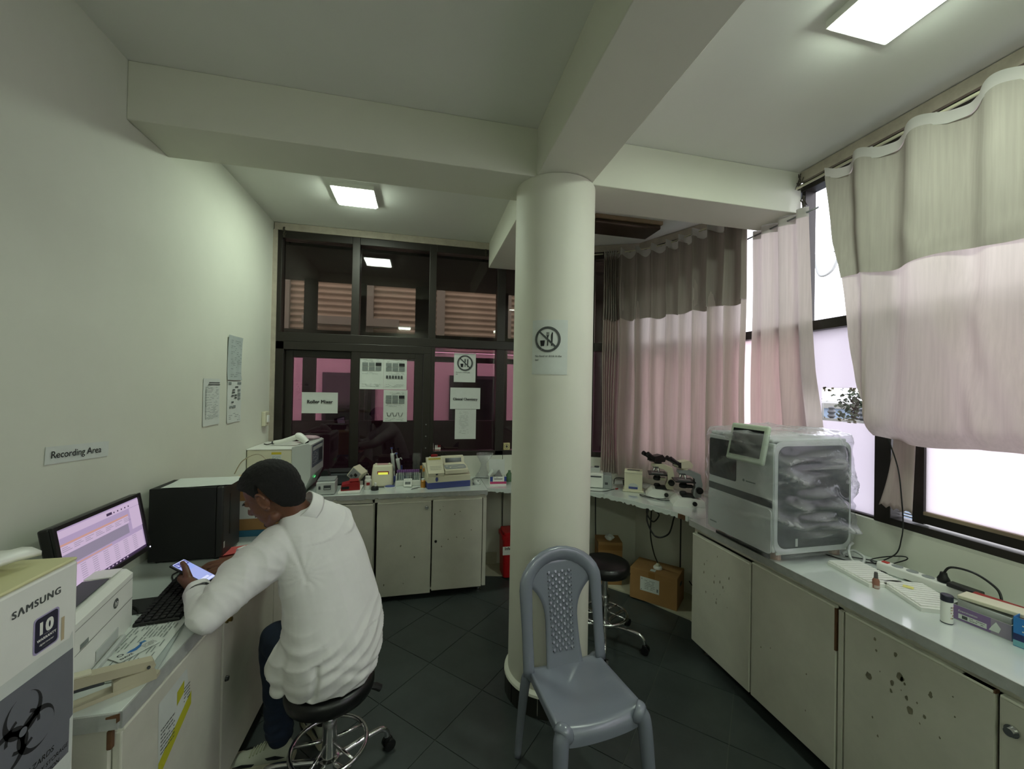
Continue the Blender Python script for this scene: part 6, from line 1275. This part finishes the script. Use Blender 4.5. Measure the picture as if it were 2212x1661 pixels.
def remesh(bm, vox, it=4, fac=.5):
    bmesh.ops.recalc_face_normals(bm, faces=bm.faces[:])
    me = bpy.data.meshes.new('t'); bm.to_mesh(me); bm.free(); o = bpy.data.objects.new('t', me); COL.objects.link(o)
    m = o.modifiers.new('r', 'REMESH'); m.mode = 'VOXEL'; m.voxel_size = vox; m.adaptivity = 0
    if it: s = o.modifiers.new('s', 'SMOOTH'); s.iterations = it; s.factor = fac
    dg = bpy.context.evaluated_depsgraph_get(); ev = bpy.data.meshes.new_from_object(o.evaluated_get(dg)); bpy.data.objects.remove(o); bpy.data.meshes.remove(me)
    return ev
def ndisp(me, f):
    me.update(); n = len(me.vertices); co = np.empty(n * 3); nr = np.empty(n * 3); me.vertices.foreach_get('co', co); me.vertices.foreach_get('normal', nr)
    co = co.reshape(-1, 3); nr = nr.reshape(-1, 3); d = np.array([f(V(p), V(q)) for p, q in zip(co, nr)]); co += nr * d[:, None]; me.vertices.foreach_set('co', co.ravel()); me.update()
def mobj(name, me, m, parent):
    me.name = name; me.shade_smooth(); o = bpy.data.objects.new(name, me); COL.objects.link(o); me.materials.clear(); me.materials.append(m)
    if parent: o.parent = parent
    return o
man = thing('person', 'man in white lab coat and jeans seated on a stool looking down at a phone', 'person', (0, 0, 0))
RD, FD = V((.66, .75, 0)).normalized(), V((-.75, .66, 0)).normalized()      # his right, his front
# head frame
HF = V((-.88, .104, -.462)).normalized(); HU = V((-.47, -.165, .865)); HU = (HU - HF * HU.dot(HF)).normalized(); HL = HU.cross(HF)
HO = V((-.588, 1.803, 1.262)); HM = Matrix(((HF.x, HL.x, HU.x, HO.x), (HF.y, HL.y, HU.y, HO.y), (HF.z, HL.z, HU.z, HO.z), (0, 0, 0, 1)))
H = lambda x, y, z: HM @ V((x, y, z))
b = NB()
ell(b, HM, (-.012, 0, .034), (.097, .074, .092)); ell(b, HM, (.025, 0, -.01), (.072, .062, .085)); ell(b, HM, (.030, 0, -.062), (.060, .050, .048))
cone(b, H(.060, .016, -.094), .019, H(.060, -.016, -.094), .019); cone(b, H(.010, .048, -.07), .020, H(.055, .022, -.096), .017); cone(b, H(.010, -.048, -.07), .020, H(.055, -.022, -.096), .017)
cone(b, H(.082, 0, .012), .011, H(.106, 0, -.026), .0115); ell(b, HM, (.094, .012, -.030), (.012, .009, .008)); ell(b, HM, (.094, -.012, -.030), (.012, .009, .008))
cone(b, H(.078, .034, .022), .012, H(.086, .010, .020), .011); cone(b, H(.078, -.034, .022), .012, H(.086, -.010, .020), .011)
ell(b, HM, (.080, 0, -.052), (.012, .024, .0075)); ell(b, HM, (.078, 0, -.066), (.012, .021, .0085)); ell(b, HM, (.052, .040, -.018), (.022, .020, .022)); ell(b, HM, (.052, -.040, -.018), (.022, .020, .022))
for s in (-1, 1):
    ell(b, HM, (-.006, s * .076, .010), (.019, .011, .031)); P = [H(-.008 + .020 * math.cos(a), s * (.094 - .012 * math.cos(a)), .016 + .036 * math.sin(a)) for a in [math.radians(q) for q in range(-120, 161, 20)]]
    for p, q in zip(P, P[1:]): cone(b, p, .0058, q, .0058, 10)
    ell(b, HM, (.0, s * .078, -.022), (.010, .007, .011))
cone(b, H(-.028, 0, -.03), .056, (-.475, 1.855, 1.13), .064); cone(b, (-.475, 1.855, 1.13), .07, (-.44, 1.86, 1.03), .10); chain(b, [((-.44, 1.86, 1.03), .10), ((-.36, 1.83, .62), .10)])
SL, EL, WL = V((-.565, 1.762, 1.050)), V((-.690, 1.570, .921)), V((-.832, 1.778, .908))
SR, ER, WR = V((-.375, 1.965, 1.09)), V((-.60, 2.235, .955)), V((-.800, 2.062, .911))
chain(b, [((-.45, 1.86, 1.06), .07), (SL, .045), (EL, .030), (WL, .027)]); chain(b, [((-.43, 1.88, 1.06), .07), (SR, .045), (ER, .036), (WR, .027)])
# left hand gripping the telephone
PC, PA, PB = V((-.912, 1.914, .928)), V((.868, -.151, -.473)).normalized(), V((.145, .988, -.049)).normalized(); PN = PA.cross(PB).normalized(); PB = PN.cross(PA)
Q = lambda a, b_, n: PC + PA * a + PB * b_ + PN * n
knl = [Q(-.010, -.052, -.012), Q(.014, -.056, -.016), Q(.036, -.056, -.018), Q(.056, -.052, -.018)]
for k in knl: cone(b, WL, .024, k, .0125)
cone(b, WL, .026, Q(.02, -.062, .002), .018)
for k, (a, ln) in enumerate(((-.022, .030), (.004, .040), (.028, .038), (.050, .026))):
    k1 = Q(a, -.030, -.020); k2 = Q(a - .004, ln - .012, -.0185); k3 = Q(a - .006, .046, -.006) if k in (1, 2) else Q(a - .004, ln + .004, -.0155)
    chain(b, [(knl[k], .0118), (k1, .0105), (k2, .0095), (k3, .0085)])
chain(b, [(Q(.030, -.066, .004), .017), (Q(.004, -.054, .016), .0135), (Q(-.026, -.030, .0195), .0115), (Q(-.056, -.006, .014), .0095)])
# right hand resting on the desk, fingers loosely pinched
knr = [V((-.872, 2.046, .912)), V((-.868, 2.022, .906)), V((-.858, 2.000, .899)), V((-.846, 1.982, .892))]
for k in knr: cone(b, WR, .025, k, .0125)
for k, (d1, d2) in enumerate((((-.040, -.014, -.004), (-.024, -.016, -.014)), ((-.042, -.018, -.006), (-.014, -.018, -.012)), ((-.036, -.018, -.006), (-.008, -.016, -.012)), ((-.028, -.014, -.004), (-.006, -.012, -.008)))):
    p1 = knr[k] + V(d1); p2 = p1 + V(d2); chain(b, [(knr[k], .0118), (p1, .0102), (p2, .0086)])
chain(b, [(V((-.825, 2.075, .898)), .018), (V((-.868, 2.062, .893)), .0125), (V((-.906, 2.036, .884)), .0095)])
body = mobj('body', remesh(b, .0036, 5, .5), skin_m, man)
# hair: a shell that sinks under the skin outside the hairline
def hairline(d):
    x, y = d.x, abs(d.y)
    X = [-1, -.75, -.45, -.22, -.12, -.02, .06, .12, .24, .30, .42, .56, .70, .85, 1.0]; Z = [-.98, -.96, -.90, -.70, -.10, .42, .40, .02, -.12, .12, .30, .42, .46, .45, .44]
    return d.z - float(np.interp(x, X, Z))
bm = NB(); bmesh.ops.create_icosphere(bm, subdivisions=6, radius=1)
for v in bm.verts:
    d = v.co.normalized(); k = hairline(d); t = max(-1, min(1, k / .09)); th = .0025 + .0105 * t + .008 * max(0, d.z) * (t > 0) + .006 * max(0, -d.x) * (t > 0)
    if t > 0: th += .0022 * noise.noise(d * 14) + .0012 * noise.noise(d * 40)
    c = V((-.012, 0, .034)); e = V((.097 * d.x, .074 * d.y, .092 * d.z)); e2 = e if d.z > -.3 else V((e.x * (1 + .50 * (-.3 - d.z)), e.y * (1 - .05 * (-.3 - d.z)), e.z * (1 + .55 * (-.3 - d.z))))
    v.co = HM @ (c + e2 * (1 + th / .088))
obj('hair', bm, hair_m, man, 2)
def patch(name, c, r, m, rough=0):
    bm = NB(); ell(bm, HM, c, r); return obj(name, bm, m, man, 2)
patch('beard', (.068, 0, -.099), (.0225, .024, .0165), hair_m); patch('moustache', (.0855, 0, -.0445), (.0085, .026, .0055), hair_m)
for s in (-1, 1):
    patch('eyebrow', (.0845, s * .030, .0275), (.008, .020, .0042), hair_m); e = patch('eye', (.0735, s * .033, .004), (.0115, .0125, .0105), mat('eye_white', '#b9b0a6', .3) if 'eye_white' not in MATS else MATS['eye_white']); e2 = patch('iris', (.0815, s * .033, .001), (.004, .005, .005), black_m); e2.parent = e
# lab coat
b = NB()
loft(b, [(-.345, 1.815, .488, .170, .150), (-.343, 1.815, .52, .190, .165), (-.335, 1.815, .60, .207, .172), (-.335, 1.818, .70, .207, .165), (-.36, 1.832, .85, .190, .146), (-.40, 1.848, 1.0, .182, .134), (-.433, 1.862, 1.10, .168, .115), (-.452, 1.862, 1.17, .125, .088), (-.466, 1.858, 1.205, .078, .066)], RD, FD)
chain(b, [((-.455, 1.85, 1.085), .085), ((-.548, 1.780, 1.060), .090), ((-.640, 1.675, .992), .083), ((-.698, 1.562, .922), .053)]); chain(b, [((-.698, 1.562, .922), .053), ((-.77, 1.665, .914), .048), ((-.822, 1.757, .909), .0415)])
chain(b, [((-.43, 1.88, 1.10), .085), ((-.385, 1.955, 1.085), .085), ((-.49, 2.12, 1.02), .074), ((-.595, 2.225, .957), .060)]); chain(b, [((-.595, 2.225, .957), .060), ((-.70, 2.15, .925), .052), ((-.785, 2.077, .913), .0425)])
chain(b, [((-.44, 1.76, .68), .09), ((-.505, 1.765, .60), .074), ((-.525, 1.755, .515), .034)]); chain(b, [((-.42, 1.93, .66), .10), ((-.52, 2.02, .63), .085)])
cm = remesh(b, .0062, 8, .5)
armv = (EL - SL).normalized()
def crease(p, n):
    f = 0.
    for fx, fy, fz, am, o in ((6, 6, 1.8, .008, 0), (12, 12, 4, .004, 3), (26, 26, 12, .0016, 7)):
        f += am * noise.noise(V((p.x * fx + o + p.z * 1.2, p.y * fy, p.z * fz - p.x * 2 + o)))
    r_, b_ = (p - V((-.36, 1.83, 0))).dot(RD), (p - V((-.36, 1.83, 0))).dot(FD)
    def fold(q, wl, am): # pulled cloth: rounded valley, crisp crest
        w_ = abs((q / wl) % 1.0 - .5) * 2; return am * (1 - w_ ** .55)
    if p.z < .98 and b_ < .08 and r_ > -.25:
        jit = .5 * noise.noise(p * 6); wgt = max(0, min(1, (.86 - p.z) / .22)) * max(0, min(1, .5 + 1.6 * noise.noise(V((r_ * 5, p.z * 5, 4)))))
        f += fold(p.z * .9 - r_ * .55 + .05 * jit, .055, .011) * wgt          # diagonal drags towards the seat
        w2 = max(0, min(1, (p.z - .62) / .2)) * max(0, min(1, .35 + 1.4 * noise.noise(V((r_ * 6, p.z * 3, 11)))))
        f += fold(r_ + .10 * (p.z - .8) + .04 * jit, .085, .008) * w2           # long upright folds on the back
    ap = p - V((-.50, 1.745, .985)); da_ = ap.length
    if da_ < .22 and p.z < 1.12: f += fold(math.atan2(ap.z, ap.dot(RD)) * .12 + .02 * noise.noise(p * 9), .05, .006) * math.exp(-((da_ - .10) / .05) ** 2)
    if p.z > 1.08 and b_ < .1: f += fold((p - V((-.47, 1.86, 1.2))).length + .2 * r_, .05, .006) * max(0, .4 + noise.noise(p * 7))
    da = (p - SL).dot(armv)
    if p.y < 1.72 and p.z > .84: f = f * .6 + fold(da + .35 * ap.z + .03 * noise.noise(p * 8), .062, .010) * max(0, min(1, .35 + 1.3 * noise.noise(p * 6 + V((3, 0, 0)))))
    if p.z < .72: f += .008 * noise.noise(V((p.x * 9, p.y * 9, p.z * 3))) + .004 * math.sin(70 * p.z + 12 * p.x + 6 * noise.noise(p * 6)) * max(0, .72 - p.z) / .2
    q_ = p - V((-.475, 1.72, .56)); tt = q_.dot(RD); f -= .016 * math.exp(-(tt / .007) ** 2) * (1 if p.z < .66 and q_.dot(FD) < .06 else 0)
    ed = (p - EL).length; f += fold(ed + .05 * noise.noise(p * 8), .034, .008) * math.exp(-(ed - .03) ** 2 / .006) if ed < .2 else 0
    # arm hole seam
    sd = (p - V((-.50, 1.80, 1.08))).dot((SL - V((-.43, 1.86, 1.09))).normalized())
    if p.z > .95 and p.y < 1.9: f -= .0045 * math.exp(-((sd - .035) / .006) ** 2)
    return f
ndisp(cm, crease)
coat = mobj('lab_coat', cm, coat_m, man)
cl = NB(); NAX = (H(-.03, 0, -.05) - V((-.468, 1.858, 1.15))).normalized(); cx_, cy_, _ = frame_of(NAX); c0 = V((-.474, 1.853, 1.175))
def collar(u, v):
    a = u * 2 * PI; dirv = (RD * math.cos(a) + FD * math.sin(a)); dirv = (dirv - NAX * dirv.dot(NAX)).normalized(); fr_ = max(0, math.sin(a)); r = .078 + .012 * (1 - v) + .004 * math.sin(3 * a)
    return c0 + dirv * r + NAX * (-.012 + .052 * v - .035 * fr_ ) - V((0, 0, .006 * fr_))
def collar_in(u, v): p = collar(u, v); return p + (c0 + NAX * .02 - p).normalized() * .006
A = grid(cl, collar, 48, 6, True); Bq = grid(cl, collar_in, 48, 6, True)
for k in range(48):
    j = (k + 1) % 48; cl.faces.new((A[k][6], A[j][6], Bq[j][6], Bq[k][6])); cl.faces.new((A[k][0], Bq[k][0], Bq[j][0], A[j][0]))
obj('collar', cl, coat_m, coat, 2)
for W_, D_, nm in ((WL, (WL - EL).normalized(), 'cuff'), (WR, (WR - ER).normalized(), 'cuff')):
    bm = NB(); x, y, d = frame_of(D_); c = V(W_) - D_ * .028
    rs_ = [(.0435, -.012), (.0465, -.006), (.0475, .022), (.0455, .027), (.040, .026), (.039, .0)]
    rg = [[bm.verts.new(c + d * h + (x * math.cos(2 * PI * i / 28) + y * math.sin(2 * PI * i / 28)) * r * (1 + .03 * math.sin(5 * i))) for i in range(28)] for r, h in rs_]
    for a_, b_ in zip(rg, rg[1:]):
        for i in range(28): bm.faces.new((a_[i], a_[(i + 1) % 28], b_[(i + 1) % 28], b_[i]))
    obj(nm, bm, coat_m, coat, 2)
# jeans, socks, shoes
b = NB(); ell(b, Matrix.Identity(4), (-.355, 1.82, .565), (.15, .15, .07))
KL, AL = V((-.615, 1.985, .575)), V((-.600, 2.004, .135)); KR, AR = V((-.53, 2.21, .575)), V((-.432, 2.092, .14))
chain(b, [((-.425, 1.77, .575), .088), (KL, .070), (V((-.603, 1.992, .36)), .066), (AL, .056)]); chain(b, [((-.335, 1.92, .575), .088), (KR, .070), (V((-.475, 2.15, .36)), .064), (AR, .053)])
jm = remesh(b, .008, 4, .5)
ndisp(jm, lambda p, n: .005 * noise.noise(V((p.x * 14, p.y * 14, p.z * 26))) + .004 * math.sin(p.z * 110 + 8 * noise.noise(p * 9)) * math.exp(-abs(p.z - .17) * 12)); mobj('jeans', jm, jean_m, man)
def shoe(ax, ay, dirn):
    d = V((dirn[0], dirn[1], 0)).normalized(); s_ = V((-d.y, d.x, 0)); o = V((ax, ay, 0)) - d * .065
    g = lambda x, y, z: o + d * x + s_ * y + V((0, 0, z))
    root = obj('sock', lathe(NB(), [(.036, .09), (.040, .14), (.043, .17)], 18, (ax, ay, 0)), sock_m, man, 2)
    half = [(0, .030), (.02, .036), (.07, .037), (.12, .036), (.17, .044), (.22, .047), (.26, .038), (.285, .015)]
    pl = [(x, y) for x, y in half] + [(x, -y) for x, y in half[::-1]]
    up_ = NB(); rings = []
    for x, w, h0, h in ((.004, .024, .02, .070), (.02, .034, .02, .098), (.055, .037, .02, .106), (.095, .037, .02, .104), (.125, .037, .02, .088), (.16, .042, .02, .070), (.20, .045, .018, .060), (.24, .042, .018, .053), (.268, .028, .018, .042), (.282, .010, .02, .03)):
        rings.append([up_.verts.new(g(x, w * math.cos(a) * (1 if math.sin(a) < .5 else .95), h0 + (h - h0) * (max(0, math.sin(a)) ** .7) if math.sin(a) > 0 else h0)) for a in [math.radians(q) for q in range(-20, 201, 20)]])
    for A_, B_ in zip(rings, rings[1:]):
        for i in range(len(A_) - 1): up_.faces.new((A_[i], A_[i + 1], B_[i + 1], B_[i]))
    up_.faces.new(rings[0]); up_.faces.new(rings[-1][::-1])
    sh_ = obj('shoe', up_, shoe_m, man, 2)
    sl = NB(); prism(sl, [(x, y * 1.08) for x, y in pl], .0005, .030, lambda u, v, h: g(u, v, h + .012 * (u / .28) ** 3 + (.004 if u < .02 else 0))); obj('sole', sl, sole_m, sh_)
    for sy in (-1, 1):
        f = lambda u, v, h=0: g(u, sy * (.0385 + .003 * (u > .15)), v); P = [(.03, .05), (.07, .062), (.11, .058), (.10, .048), (.06, .045)]; Pb = [(.15, .045), (.20, .05), (.235, .042), (.20, .036), (.16, .036)]
        pb = NB(); prism(pb, P, 0, .002, lambda u, v, h: g(u, sy * (.0372 + h), v)); prism(pb, Pb, 0, .003, lambda u, v, h: g(u, sy * (.0432 + h), v)); o_ = obj('shoe_panel', pb, shoed_m, sh_); o_['kind'] = 'stuff'
    lc_ = NB()
    for k in range(5): x = .12 + .014 * k; z = .092 - .006 * k; tube(lc_, [g(x, -.026, z - .006), g(x, 0, z + .002), g(x, .026, z - .006)], .0032, 6)
    stuff(obj('laces', lc_, mat('lace_pale', '#9b9f85', .8) if 'lace_pale' not in MATS else MATS['lace_pale'], sh_))
shoe(-.600, 2.004, (-1, .02)); shoe(-.432, 2.088, (-.55, .83))
# telephone in his left hand
ph = thing('smartphone', 'smartphone with blue screen held in the man\'s left hand', 'phone', PC)
RP = Matrix((PA, PB, PN)).transposed()
obj('case', box(NB(), (0, 0, 0), (.162, .078, .0095), .004, R=RP), black_m, ph)
fr = FR(RP @ V((-.077, -.035, .0049)), PA, PB); sc_ = obj('screen', flat(NB(), fr, [rrect(.150, .068, .006, 3, .077, .035)], .0003), phs_m, ph)
sc_.data.materials[0] = mat('phone_screen_lilac', '#101020', .2, emit=(.36, .42, .78), estr=.9)
def psc(n, m, r): o = obj(n, flat(NB(), fr, [RC(*q) for q in r], .0006), m, sc_); o['kind'] = 'stuff' if len(r) > 1 else 'thing'
psc('status_area', phd_m, [(.006, .004, .030, .066)]); psc('app_icons', phw_m, [(.010, .008, .024, .020), (.010, .028, .024, .040), (.010, .050, .024, .060), (.003, .004, .0055, .066)]); psc('title_bar', phs_m, [(.034, .03, .060, .066)]); psc('chat_bubble', phw_m, [(.125, .008, .136, .05), (.139, .004, .149, .066)])
# charging lead to the telephone
cable('phone_lead', [tuple(Q(.078, .01, -.004)), (-.82, 1.93, .885), (-.80, 1.99, .864), (-.84, 2.04, .8635), (-.90, 2.06, .8635)], .002, black_m, 'thin black lead by the hand holding the phone') if 0 else None
